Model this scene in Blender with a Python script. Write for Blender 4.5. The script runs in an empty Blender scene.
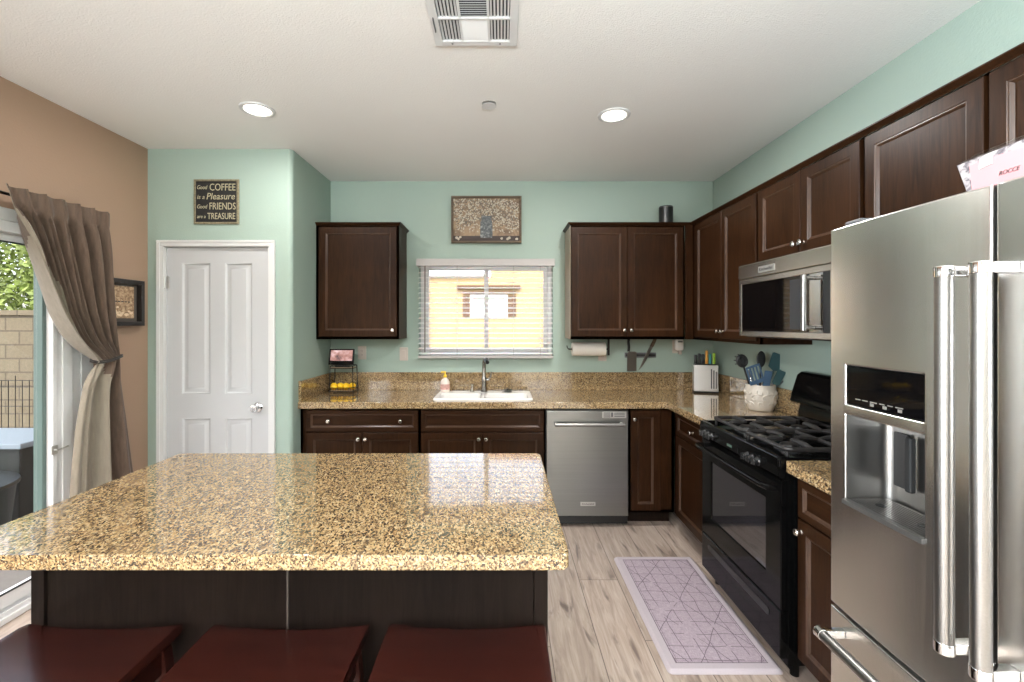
import bpy, bmesh, math, random
from mathutils import Vector, Matrix, Euler
R = math.radians
random.seed(7)
SC = bpy.context.scene
COL = SC.collection

# ------------------------------------------------------------------ camera, sky, sun, exposure
H = 1.5
cam_d = bpy.data.cameras.new('camera')
cam_d.sensor_fit = 'HORIZONTAL'; cam_d.sensor_width = 36; cam_d.lens = 16.0
cam_d.shift_x = 10/1024; cam_d.shift_y = -17/1024
cam_d.clip_start = 0.02; cam_d.clip_end = 200
cam = bpy.data.objects.new('camera', cam_d); COL.objects.link(cam)
cam.location = (0, 0, H); cam.rotation_euler = (R(90), 0, 0)
SC.camera = cam

SC.view_settings.view_transform = 'Standard'
SC.view_settings.look = 'None'
SC.view_settings.gamma = 1.0
SC.view_settings.use_curve_mapping = False
SC.view_settings.exposure = 0.58
SC.cycles.use_denoising = True
SC.cycles.max_bounces = 8
SC.cycles.diffuse_bounces = 5
SC.cycles.glossy_bounces = 4
SC.cycles.transparent_max_bounces = 12
SC.cycles.caustics_reflective = False
SC.cycles.caustics_refractive = False
SC.cycles.sample_clamp_indirect = 6.0

W = bpy.data.worlds.new('world'); SC.world = W; W.use_nodes = True
wn = W.node_tree; bg = wn.nodes['Background']
sky = wn.nodes.new('ShaderNodeTexSky'); sky.sky_type = 'NISHITA'
sky.sun_disc = False; sky.sun_elevation = R(52); sky.sun_rotation = R(200); sky.air_density = 1.0; sky.dust_density = 2.5
hsv = wn.nodes.new('ShaderNodeHueSaturation'); hsv.inputs['Saturation'].default_value = .45
wn.links.new(sky.outputs[0], hsv.inputs['Color']); wn.links.new(hsv.outputs[0], bg.inputs[0]); bg.inputs[1].default_value = 0.50

sun_d = bpy.data.lights.new('sun', 'SUN'); sun_d.energy = 1.3; sun_d.angle = R(0.6); sun_d.color = (1, .94, .84)
sun = bpy.data.objects.new('sun', sun_d); COL.objects.link(sun)
sun.rotation_euler = Euler((R(40), 0, R(16)))      # high, from behind the camera

def area(name, loc, rot, sx, sy, power, color=(1, 1, 1), shape='RECTANGLE'):
    d = bpy.data.lights.new(name, 'AREA'); d.shape = shape; d.size = sx
    if shape in ('RECTANGLE', 'ELLIPSE'): d.size_y = sy
    d.energy = power; d.color = color
    o = bpy.data.objects.new(name, d); COL.objects.link(o); o.location = loc; o.rotation_euler = rot
    return o
# added fill lamps, unseen behind the camera, set in invented window openings
fill_l = area('added_fill_left', (-2.68, -1.7, 1.5), (0, R(-90), 0), 1.4, 1.9, 270, (.85, .935, 1))
wash_l = area('added_ceiling_wash_left', (-2.70, -1.7, .95), (0, R(-142), 0), .5, 1.9, 30, (.85, .935, 1))
wash_r = area('added_ceiling_wash_rear', (-0.2, -3.30, 1.35), (R(140), 0, 0), 3.0, 1.2, 300, (.85, .935, 1))
fill_l.data.spread = R(104)
wash_l.data.spread = wash_r.data.spread = R(88)       # added upward wash on the ceiling, narrowed to stay out of reflections
CAN_SPOTS = [(-1.413, 2.63), (.665, 2.70), (-1.45, -.5), (-.25, -.6), (-1.45, -1.9), (.7, -1.9)]  # kitchen pair is real; the ones behind the camera are added fill
CAN_POWER = [10, 20, 9, 9, 9, 9]

# ------------------------------------------------------------------ helpers
def lin(c):
    return tuple(((v/255)/12.92 if v/255 <= .04045 else ((v/255+.055)/1.055)**2.4) for v in c) + (1,)

class NT:
    def __init__(s, name):
        s.m = bpy.data.materials.new(name); s.m.use_nodes = True; s.t = s.m.node_tree
        s.b = s.t.nodes['Principled BSDF']; s.out = s.t.nodes['Material Output']
    def n(s, typ, **kw):
        nd = s.t.nodes.new('ShaderNode'+typ)
        for k, v in kw.items():
            if k.startswith('i_'):
                key = k[2:]; key = int(key) if key.isdigit() else key.replace('_', ' ')
                if isinstance(v, bpy.types.NodeSocket): s.t.links.new(v, nd.inputs[key])
                else: nd.inputs[key].default_value = v
            else: setattr(nd, k, v)
        return nd
    def link(s, a, b): s.t.links.new(a, b)
    def set(s, **kw):
        for k, v in kw.items():
            key = k.replace('_', ' ')
            if isinstance(v, bpy.types.NodeSocket): s.t.links.new(v, s.b.inputs[key])
            else: s.b.inputs[key].default_value = v
    def pos(s): return s.n('NewGeometry').outputs['Position']
    def obj(s): return s.n('TexCoord').outputs['Object']
    def math(s, op, a, b=0.0, c=None):
        nd = s.n('Math', operation=op)
        for i, v in enumerate((a, b) + (() if c is None else (c,))):
            if isinstance(v, bpy.types.NodeSocket): s.link(v, nd.inputs[i])
            else: nd.inputs[i].default_value = v
        return nd.outputs[0]
    def scale(s, vec, sc):
        return s.n('Mapping', i_Vector=vec, i_Scale=sc).outputs[0]
    def noise(s, vec, scale, detail=3, rough=.55, dist=0.0):
        return s.n('TexNoise', i_Vector=vec, i_Scale=scale, i_Detail=detail, i_Roughness=rough, i_Distortion=dist).outputs[0]
    def ramp(s, fac, stops, interp='LINEAR'):
        nd = s.n('ValToRGB'); cr = nd.color_ramp; cr.interpolation = interp
        while len(cr.elements) < len(stops): cr.elements.new(.5)
        for e, (p, c) in zip(cr.elements, stops): e.position = p; e.color = c
        s.link(fac, nd.inputs[0]); return nd.outputs[0]
    def mix(s, fac, a, b, blend='MIX'):
        nd = s.n('Mix', data_type='RGBA', blend_type=blend)
        for i, v in ((0, fac), (6, a), (7, b)):
            if isinstance(v, bpy.types.NodeSocket): s.link(v, nd.inputs[i])
            else: nd.inputs[i].default_value = v
        return nd.outputs[2]
    def bump(s, h, strength=.1, dist=.01):
        nd = s.n('Bump', i_Height=h); nd.inputs['Strength'].default_value = strength; nd.inputs['Distance'].default_value = dist
        s.link(nd.outputs[0], s.b.inputs['Normal'])

def plain(name, rgb, rough=.5, metal=0.0, bump=None, vary=0.0, **kw):
    t = NT(name); c = lin(rgb)
    v = t.obj()
    nz = t.noise(v, bump[0] if bump else 30.0, 3)
    if vary:
        lo = tuple(x*(1-vary) for x in c[:3])+(1,); hi = tuple(min(1, x*(1+vary)) for x in c[:3])+(1,)
        t.set(Base_Color=t.ramp(nz, [(.3, lo), (.7, hi)]))
    else: t.set(Base_Color=c)
    t.set(Roughness=rough, Metallic=metal)
    if bump: t.bump(nz, bump[1], .01)
    for k, val in kw.items(): t.b.inputs[k.replace('_', ' ')].default_value = val
    return t.m

M = {}
def wallmat(name, rgb, bscale=90, bstr=.25):
    t = NT(name); p = t.pos(); c = lin(rgb)
    n1 = t.noise(p, bscale, 4, .6); n2 = t.noise(p, 1.2, 2)
    t.set(Base_Color=t.ramp(n2, [(.3, tuple(x*.97 for x in c[:3])+(1,)), (.7, c)]), Roughness=.62)
    t.bump(n1, bstr, .004); return t.m
M['mint'] = wallmat('mint_wall_paint', (154, 171, 160))
M['tan'] = wallmat('tan_wall_paint', (162, 133, 112))
M['ceil'] = wallmat('ceiling_paint', (232, 230, 227), 120, .5)
M['beige'] = wallmat('beige_wall_paint', (214, 205, 192))
M['white'] = plain('white_trim_paint', (206, 205, 204), .38)
M['doorwhite'] = plain('door_white_paint', (184, 184, 185), .42)
M['blind'] = plain('blind_vinyl', (238, 236, 234), .4, Transmission_Weight=0.0, Subsurface_Weight=.3, Subsurface_Scale=.01)
M['valance'] = plain('valance_vinyl', (172, 166, 163), .45)

def wood(name, lo, hi, rough=.36, axis='Z', sc=1.0, coat=.0, spec=.10):
    t = NT(name); v = t.obj()
    s = {'Z': (9*sc, 9*sc, .7*sc), 'X': (.7*sc, 9*sc, 9*sc), 'Y': (9*sc, .7*sc, 9*sc)}[axis]
    w = t.scale(v, s)
    n1 = t.noise(w, 6, 6, .6, 1.2); n2 = t.noise(v, 2.5, 2)
    f = t.math('ADD', t.math('MULTIPLY', n1, .65), t.math('MULTIPLY', n2, .35))
    t.set(Base_Color=t.ramp(f, [(.33, lin(lo)), (.67, lin(hi))]), Roughness=rough, Coat_Weight=coat, Coat_Roughness=.22, Specular_IOR_Level=spec)
    t.bump(n1, .05, .003); return t.m
M['cab'] = wood('espresso_cabinet_wood', (29, 15, 6), (55, 33, 18))
M['cabx'] = wood('espresso_rail_wood', (29, 15, 6), (55, 33, 18), axis='X')
M['cabbead'] = wood('espresso_bead_highlight', (44, 28, 18), (76, 52, 36), rough=.30, coat=.12, spec=.35)  # lighter, glossier tone paints the highlight lines along the door beads
M['cabdark'] = wood('espresso_toe_wood', (26, 18, 14), (40, 28, 22))
M['cabside'] = plain('cabinet_side_melamine', (150, 132, 114), .45)
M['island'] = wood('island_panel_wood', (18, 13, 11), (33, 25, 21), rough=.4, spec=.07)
M['stool'] = wood('mahogany_stool_wood', (34, 14, 11), (58, 25, 19), rough=.2, axis='X', sc=.7, coat=.3, spec=.4)
M['stoolleg'] = wood('dark_stool_wood', (34, 16, 13), (54, 25, 20), rough=.3)

def granite():
    t = NT('gold_granite'); p = t.n('Mapping', i_Vector=t.pos(), i_Rotation=(0, 0, R(38)), i_Scale=(1, .62, 1)).outputs[0]
    d = t.n('TexNoise', i_Vector=p, i_Scale=70.0, i_Detail=2.0)
    vm = t.n('VectorMath', operation='SCALE', i_0=d.outputs['Color']); vm.inputs['Scale'].default_value = .012
    va = t.n('VectorMath', operation='ADD', i_0=p, i_1=vm.outputs[0]).outputs[0]
    v1 = t.n('TexVoronoi', i_Vector=va, i_Scale=250.0)
    sep = t.n('SeparateColor', i_0=v1.outputs['Color']).outputs[0]
    c1 = t.ramp(sep, [(0, lin((52, 41, 32))), (.10, lin((92, 73, 53))), (.24, lin((132, 106, 74))), (.44, lin((164, 137, 97))), (.68, lin((178, 152, 112))), (.90, lin((188, 169, 135)))], 'CONSTANT')
    v2 = t.n('TexVoronoi', i_Vector=va, i_Scale=420.0)
    sep2 = t.n('SeparateColor', i_0=v2.outputs['Color']).outputs[1]
    f2 = t.ramp(sep2, [(0, (1, 1, 1, 1)), (.14, (0, 0, 0, 1))], 'CONSTANT')
    c2 = t.mix(f2, c1, lin((58, 44, 36)))
    nb = t.noise(p, 38, 3, .6)
    f3 = t.ramp(nb, [(.58, (0, 0, 0, 1)), (.66, (.55, .55, .55, 1))])
    c3 = t.mix(f3, c2, lin((74, 55, 40)))
    t.set(Base_Color=c3, Roughness=.08, Specular_IOR_Level=.55, Coat_Weight=.5, Coat_Roughness=.02, Coat_IOR=1.55)
    return t.m
M['granite'] = granite()

def floor_mat():
    t = NT('wood_plank_floor'); p = t.pos()
    sp = t.n('SeparateXYZ', i_0=p)
    px = t.math('DIVIDE', sp.outputs[0], .226); ix = t.math('FLOOR', px); fx = t.math('FRACT', px)
    rnd = t.n('TexWhiteNoise', noise_dimensions='1D'); t.link(t.math('ADD', ix, 3.37), rnd.inputs['W'])
    py = t.math('ADD', t.math('DIVIDE', sp.outputs[1], 1.22), t.math('MULTIPLY', rnd.outputs[0], 5.0))
    iy = t.math('FLOOR', py); fy = t.math('FRACT', py)
    cid = t.n('CombineXYZ', i_0=ix, i_1=iy).outputs[0]
    wn2 = t.n('TexWhiteNoise', noise_dimensions='3D', i_Vector=cid)
    off = t.n('VectorMath', operation='SCALE', i_0=wn2.outputs['Color']); off.inputs['Scale'].default_value = 7.0
    pv = t.n('VectorMath', operation='ADD', i_0=p, i_1=off.outputs[0]).outputs[0]
    g1 = t.noise(t.scale(pv, (11, 1.0, 1)), 3.2, 6, .62, .8)
    g2 = t.noise(t.scale(pv, (60, 2.0, 1)), 3.0, 4, .6)
    base = t.ramp(g1, [(.28, lin((150, 131, 118))), (.5, lin((184, 166, 152))), (.72, lin((206, 192, 180)))])
    base = t.mix(t.math('MULTIPLY', g2, .35), base, lin((128, 110, 99)))
    kn = t.noise(t.scale(pv, (7.5, 1.3, 1)), 1.5, 4, .55, 1.2)
    kf = t.ramp(kn, [(.56, (0, 0, 0, 1)), (.68, (.85, .85, .85, 1))])
    base = t.mix(kf, base, lin((94, 78, 70)))
    tone = t.math('ADD', .88, t.math('MULTIPLY', wn2.outputs[0], .2))
    tn = t.n('CombineColor', i_0=tone, i_1=tone, i_2=tone).outputs[0]
    base = t.mix(1.0, base, tn, 'MULTIPLY')
    ex = t.math('MINIMUM', fx, t.math('SUBTRACT', 1.0, fx)); ey = t.math('MINIMUM', fy, t.math('SUBTRACT', 1.0, fy))
    gx = t.math('LESS_THAN', ex, .010); gy = t.math('LESS_THAN', ey, .0018)
    gr = t.math('MAXIMUM', gx, gy)
    base = t.mix(t.math('MULTIPLY', gr, .75), base, lin((70, 58, 52)))
    t.set(Base_Color=base, Roughness=.33)
    t.bump(t.math('SUBTRACT', t.math('MULTIPLY', g2, .2), gr), .12, .003)
    return t.m
M['floor'] = floor_mat()

def steel(name, rgb, rough, axis=(260, 260, 1.5), st=.03, ani=0.0):
    t = NT(name); v = t.obj()
    n1 = t.noise(t.scale(v, axis), 1.0, 2, .5); n2 = t.noise(v, 3.0, 3)
    c = lin(rgb)
    t.set(Base_Color=t.ramp(n1, [(.3, tuple(x*.93 for x in c[:3])+(1,)), (.7, c)]), Metallic=1.0,
          Roughness=rough)
    if st: t.bump(n1, st, .002)
    return t.m
M['steel'] = steel('brushed_stainless', (226, 224, 220), .27, st=0.0)
M['steel_h'] = steel('brushed_stainless_fine', (150, 148, 145), .32, (1.5, 260, 260), st=0.0)
M['steel_dw'] = steel('slate_stainless', (138, 137, 134), .32, (1.5, 260, 260), st=0.0)
M['steel_mw'] = steel('warm_stainless', (190, 184, 176), .27, (1.5, 260, 260), st=0.0)
M['chrome'] = plain('polished_chrome', (222, 222, 222), .08, 1.0)
M['nickel'] = plain('satin_nickel', (205, 200, 192), .2, 1.0)
M['faucet'] = plain('faucet_nickel', (150, 147, 142), .22, 1.0)
M['black'] = plain('black_enamel', (9, 9, 9), .10, Specular_IOR_Level=.17)
M['blackglass'] = plain('black_glass', (6, 6, 7), .05, Specular_IOR_Level=.28)
M['ovenglass'] = plain('oven_window_glass', (38, 36, 40), .05, Specular_IOR_Level=.75, Coat_Weight=.6)
M['iron'] = plain('cast_iron', (40, 37, 36), .36, bump=(180, .2))
M['blackplastic'] = plain('black_plastic', (20, 20, 21), .35)
M['greyplastic'] = plain('grey_plastic', (92, 92, 94), .4)
M['fridgeside'] = plain('fridge_case_grey', (70, 70, 70), .4)
M['porcelain'] = plain('white_porcelain', (232, 228, 224), .14)
M['plate'] = plain('cover_plate_plastic', (186, 173, 163), .35)
M['ceramic'] = plain('cream_ceramic', (196, 187, 175), .42, bump=(40, .12), vary=.05)
M['lemon'] = plain('lemon_peel', (238, 188, 22), .42, bump=(220, .25), vary=.1)
M['papertowel'] = plain('paper_towel', (228, 222, 214), .9, bump=(120, .3))
M['wire'] = plain('dark_wire', (30, 27, 25), .4, .6)
M['baskettray'] = plain('wood_tray', (166, 138, 106), .55, vary=.15)
M['rubber'] = plain('black_rubber', (16, 16, 16), .7)
M['yellow'] = plain('yellow_plastic', (230, 190, 40), .35)
M['orange'] = plain('orange_handle', (226, 160, 60), .35)
M['teal'] = plain('teal_handle', (60, 150, 150), .35)
M['lime'] = plain('lime_handle', (150, 190, 50), .35)
M['bluenylon'] = plain('blue_nylon', (78, 104, 132), .4)
M['tealnylon'] = plain('teal_nylon', (52, 82, 86), .4)
M['greennylon'] = plain('green_silicone', (60, 120, 98), .4)
M['dknylon'] = plain('black_nylon', (34, 33, 34), .4)
M['beech'] = plain('beech_wood', (196, 164, 122), .5, vary=.1)
M['soapwhite'] = plain('soap_bottle_plastic', (226, 214, 204), .3)
M['soaplabel'] = plain('soap_label_print', (196, 150, 140), .4, bump=(60, .0), vary=.35)
M['textcream'] = plain('cream_print', (178, 170, 142), .6)
M['chalk'] = plain('dark_print_board', (26, 25, 24), .55, bump=(40, .05), vary=.2)
M['tinrim'] = plain('tin_rim', (134, 124, 100), .5, .3, vary=.3, bump=(90, .1))
M['framewood'] = wood('weathered_frame_wood', (84, 72, 60), (118, 104, 90), .6, 'X', coat=0)
M['darkframe'] = plain('dark_frame_paint', (30, 24, 21), .35)
M['mirrorsteel'] = plain('polished_stainless', (140, 138, 134), .12, 1.0)
M['darkkeys'] = plain('dim_key_print', (40, 40, 42), .4)
M['knobblack'] = plain('knob_gloss_black', (30, 30, 31), .18, Coat_Weight=.5)
M['darksteel'] = plain('dark_tray_steel', (110, 108, 106), .35, .8)
M['blocksteel'] = plain('knife_block_steel', (238, 236, 233), .38, 1.0)
M['recess'] = plain('dispenser_recess_steel', (150, 148, 145), .3, 1.0)
M['seam'] = plain('seam_strip_grey', (78, 70, 62), .55)
M['badge'] = plain('badge_metal', (196, 194, 190), .3, .8)
M['badgeink'] = plain('badge_ink', (16, 15, 16), .4)
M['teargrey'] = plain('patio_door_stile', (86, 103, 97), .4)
M['pvc'] = plain('white_vinyl_frame', (222, 220, 220), .35)
M['weatherstrip'] = plain('dark_weatherstrip', (52, 56, 54), .6)
M['alu'] = plain('track_aluminium', (196, 196, 196), .35, .6)
M['plaster'] = plain('hidden_concrete', (170, 165, 158), .8)

def glass(name, tint=(1, 1, 1, 1), ior=1.45):
    t = NT(name); t.t.nodes.remove(t.b)
    tr = t.n('BsdfTransparent', i_0=tint); gl = t.n('BsdfGlossy', i_Roughness=0.0)
    fr = t.n('Fresnel'); fr.inputs[0].default_value = ior
    front = t.math('SUBTRACT', 1.0, t.n('NewGeometry').outputs['Backfacing'])
    mx = t.n('MixShader'); t.link(t.math('MULTIPLY', fr.outputs[0], front), mx.inputs[0]); t.link(tr.outputs[0], mx.inputs[1]); t.link(gl.outputs[0], mx.inputs[2])
    t.link(mx.outputs[0], t.out.inputs[0]); return t.m
M['glass'] = glass('window_glass')
M['film'] = glass('clear_film', (.93, .93, .93, 1), 1.6)

def emit(name, rgb, strength):
    t = NT(name); t.set(Base_Color=lin(rgb), Emission_Color=lin(rgb), Emission_Strength=strength); return t.m
M['lens'] = emit('lit_lens', (255, 250, 240), 6.0)
M['led'] = emit('lit_readout', (60, 80, 70), .25)

def screen_mat():
    t = NT('display_picture'); v = t.obj()
    n = t.noise(v, 14, 3, .5, .6)
    c = t.ramp(n, [(.3, lin((60, 48, 58))), (.45, lin((180, 130, 120))), (.6, lin((226, 190, 190))), (.75, lin((240, 225, 225)))])
    t.set(Base_Color=(0.02, .02, .02, 1), Emission_Color=c, Emission_Strength=.8, Roughness=.1); return t.m
M['screen'] = screen_mat()

def fabric(name, lo, hi, sc=900):
    t = NT(name); v = t.obj(); n = t.noise(v, sc, 2); n2 = t.noise(t.scale(v, (1, 1, .15)), 60, 3)
    f = t.math('ADD', t.math('MULTIPLY', n, .5), t.math('MULTIPLY', n2, .5))
    t.set(Base_Color=t.ramp(f, [(.35, lin(lo)), (.65, lin(hi))]), Roughness=.9, Sheen_Weight=.15)
    t.bump(n, .2, .002); return t.m
M['curtain'] = fabric('brown_curtain_cloth', (76, 60, 49), (104, 84, 70))
M['lining'] = fabric('grey_lining_cloth', (128, 117, 103), (146, 135, 120))
M['tie'] = fabric('dark_tieback_cord', (28, 24, 22), (46, 40, 36))

def mat_mat():
    t = NT('kitchen_mat_vinyl'); v = t.obj()
    n = t.n('TexNoise', i_Vector=v, i_Scale=4.0, i_Detail=2.0)
    d = t.n('VectorMath', operation='SCALE', i_0=n.outputs['Color']); d.inputs['Scale'].default_value = .05
    w = t.n('VectorMath', operation='ADD', i_0=v, i_1=d.outputs[0]).outputs[0]
    wv = t.noise(t.scale(v, (40, 260, 1)), 1.0, 2); wv2 = t.noise(t.scale(v, (260, 40, 1)), 1.0, 2)
    base = t.ramp(t.math('MULTIPLY', t.math('ADD', wv, wv2), .5), [(.38, lin((156, 141, 150))), (.62, lin((188, 172, 181)))])
    sp = t.n('SeparateXYZ', i_0=w)
    def lines(ax, ay, per, wd, ph):
        q = t.math('ADD', t.math('MULTIPLY', sp.outputs[0], ax), t.math('MULTIPLY', sp.outputs[1], ay))
        fr = t.math('FRACT', t.math('ADD', t.math('DIVIDE', q, per), ph))
        return t.math('LESS_THAN', t.math('ABSOLUTE', t.math('SUBTRACT', fr, .5)), wd)
    a = lines(1, .03, .070, .024, .2); b = lines(.05, 1, .085, .020, .1); c = lines(.85, .5, .17, .010, .3); e = lines(.8, -.6, .21, .008, .6)
    gate = t.math('GREATER_THAN', t.noise(v, 9, 2), .40)
    ln = t.math('MULTIPLY', t.math('MAXIMUM', t.math('MAXIMUM', a, b), t.math('MAXIMUM', c, e)), gate)
    so = t.n('SeparateXYZ', i_0=v)
    axx = t.math('ABSOLUTE', so.outputs[0]); ayy = t.math('ABSOLUTE', so.outputs[1])
    HX, HY = .245, .485
    inn = t.math('MULTIPLY', t.math('LESS_THAN', axx, HX-.045), t.math('LESS_THAN', ayy, HY-.05))
    def frame(ins, wd):
        o = t.math('MULTIPLY', t.math('LESS_THAN', axx, HX-ins), t.math('LESS_THAN', ayy, HY-ins-.005))
        i = t.math('MULTIPLY', t.math('LESS_THAN', axx, HX-ins-wd), t.math('LESS_THAN', ayy, HY-ins-.005-wd))
        return t.math('SUBTRACT', o, i)
    allf = t.math('MAXIMUM', t.math('MULTIPLY', ln, inn), t.math('MAXIMUM', frame(.042, .004), frame(.053, .002)))
    bord = t.math('SUBTRACT', 1.0, inn)
    base = t.mix(t.math('MULTIPLY', bord, .8), base, lin((190, 180, 184)))
    base = t.mix(t.math('MULTIPLY', allf, .8), base, lin((78, 62, 74)))
    t.set(Base_Color=base, Roughness=.55); t.bump(t.math('SUBTRACT', wv, allf), .1, .002); return t.m
M['mat'] = mat_mat()

def block_mat():
    t = NT('concrete_block'); p = t.pos()
    cmb = t.n('SeparateXYZ', i_0=p); v = t.n('CombineXYZ', i_0=cmb.outputs[0], i_1=cmb.outputs[2]).outputs[0]
    br = t.n('TexBrick', i_Vector=v, i_Scale=1.0, i_Mortar_Size=.012)
    br.inputs['Brick Width'].default_value = .40; br.inputs['Row Height'].default_value = .2
    br.inputs['Color1'].default_value = lin((112, 102, 82)); br.inputs['Color2'].default_value = lin((104, 94, 75)); br.inputs['Mortar'].default_value = lin((74, 66, 54))
    t.set(Base_Color=t.mix(.25, br.outputs[0], t.ramp(t.noise(p, 25, 4), [(.3, lin((84, 76, 60))), (.7, lin((126, 116, 94)))])), Roughness=.9)
    t.bump(t.noise(p, 60, 3), .3, .01); return t.m
M['block'] = block_mat()
M['leaf'] = plain('tree_leaf', (126, 142, 70), .55, bump=(3, 0.0), vary=.45)
M['bark'] = plain('tree_bark', (96, 76, 58), .9, bump=(20, .4), vary=.2)
M['stucco'] = plain('yellow_stucco', (184, 157, 116), .9, bump=(20, .2), vary=.04)
M['eave'] = plain('brown_house_trim', (104, 78, 56), .7)
M['rooftile'] = plain('roof_tile', (176, 124, 88), .8, bump=(12, .3), vary=.2)
M['fencewood'] = wood('tan_fence_wood', (146, 104, 58), (172, 130, 80), .8, 'Z', coat=0)
M['patio'] = plain('patio_concrete', (112, 108, 102), .85, bump=(30, .2), vary=.08)
M['tabletop'] = plain('pale_blue_lid', (116, 127, 136), .4)
M['bin'] = plain('dark_grey_bin', (24, 28, 26), .45)

def print_mat(name, stops, sc, dist=.4):
    t = NT(name); v = t.obj(); n = t.noise(v, sc, 5, .65, dist)
    t.set(Base_Color=t.ramp(n, [(p, lin(c)) for p, c in stops]), Roughness=.6); return t.m
M['barnboard'] = print_mat('barn_board_print', [(.3, (92, 70, 54)), (.5, (140, 116, 92)), (.7, (172, 146, 116))], 14)
M['petal'] = plain('petal_print', (182, 172, 154), .6, vary=.1)
M['petaldark'] = plain('petal_shade_print', (98, 88, 78), .6, vary=.2)
M['jarprint'] = print_mat('jar_print', [(.35, (44, 46, 48)), (.52, (90, 94, 96)), (.72, (170, 172, 170))], 40)
M['ledgeprint'] = plain('ledge_print', (52, 38, 34), .6)
M['stoneprint'] = print_mat('garden_print', [(.3, (84, 62, 46)), (.5, (160, 128, 98)), (.7, (214, 188, 154))], 45, .8)
M['matboard'] = plain('dark_mat_board', (84, 76, 70), .7)
M['pebble'] = plain('pebble_print', (222, 196, 164), .6, vary=.15)
M['pinkcard'] = plain('pink_card', (196, 142, 145), .5)
M['bagprint'] = print_mat('bag_floral_print', [(.38, (188, 182, 178)), (.52, (150, 144, 146)), (.62, (84, 78, 86))], 60)

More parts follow.
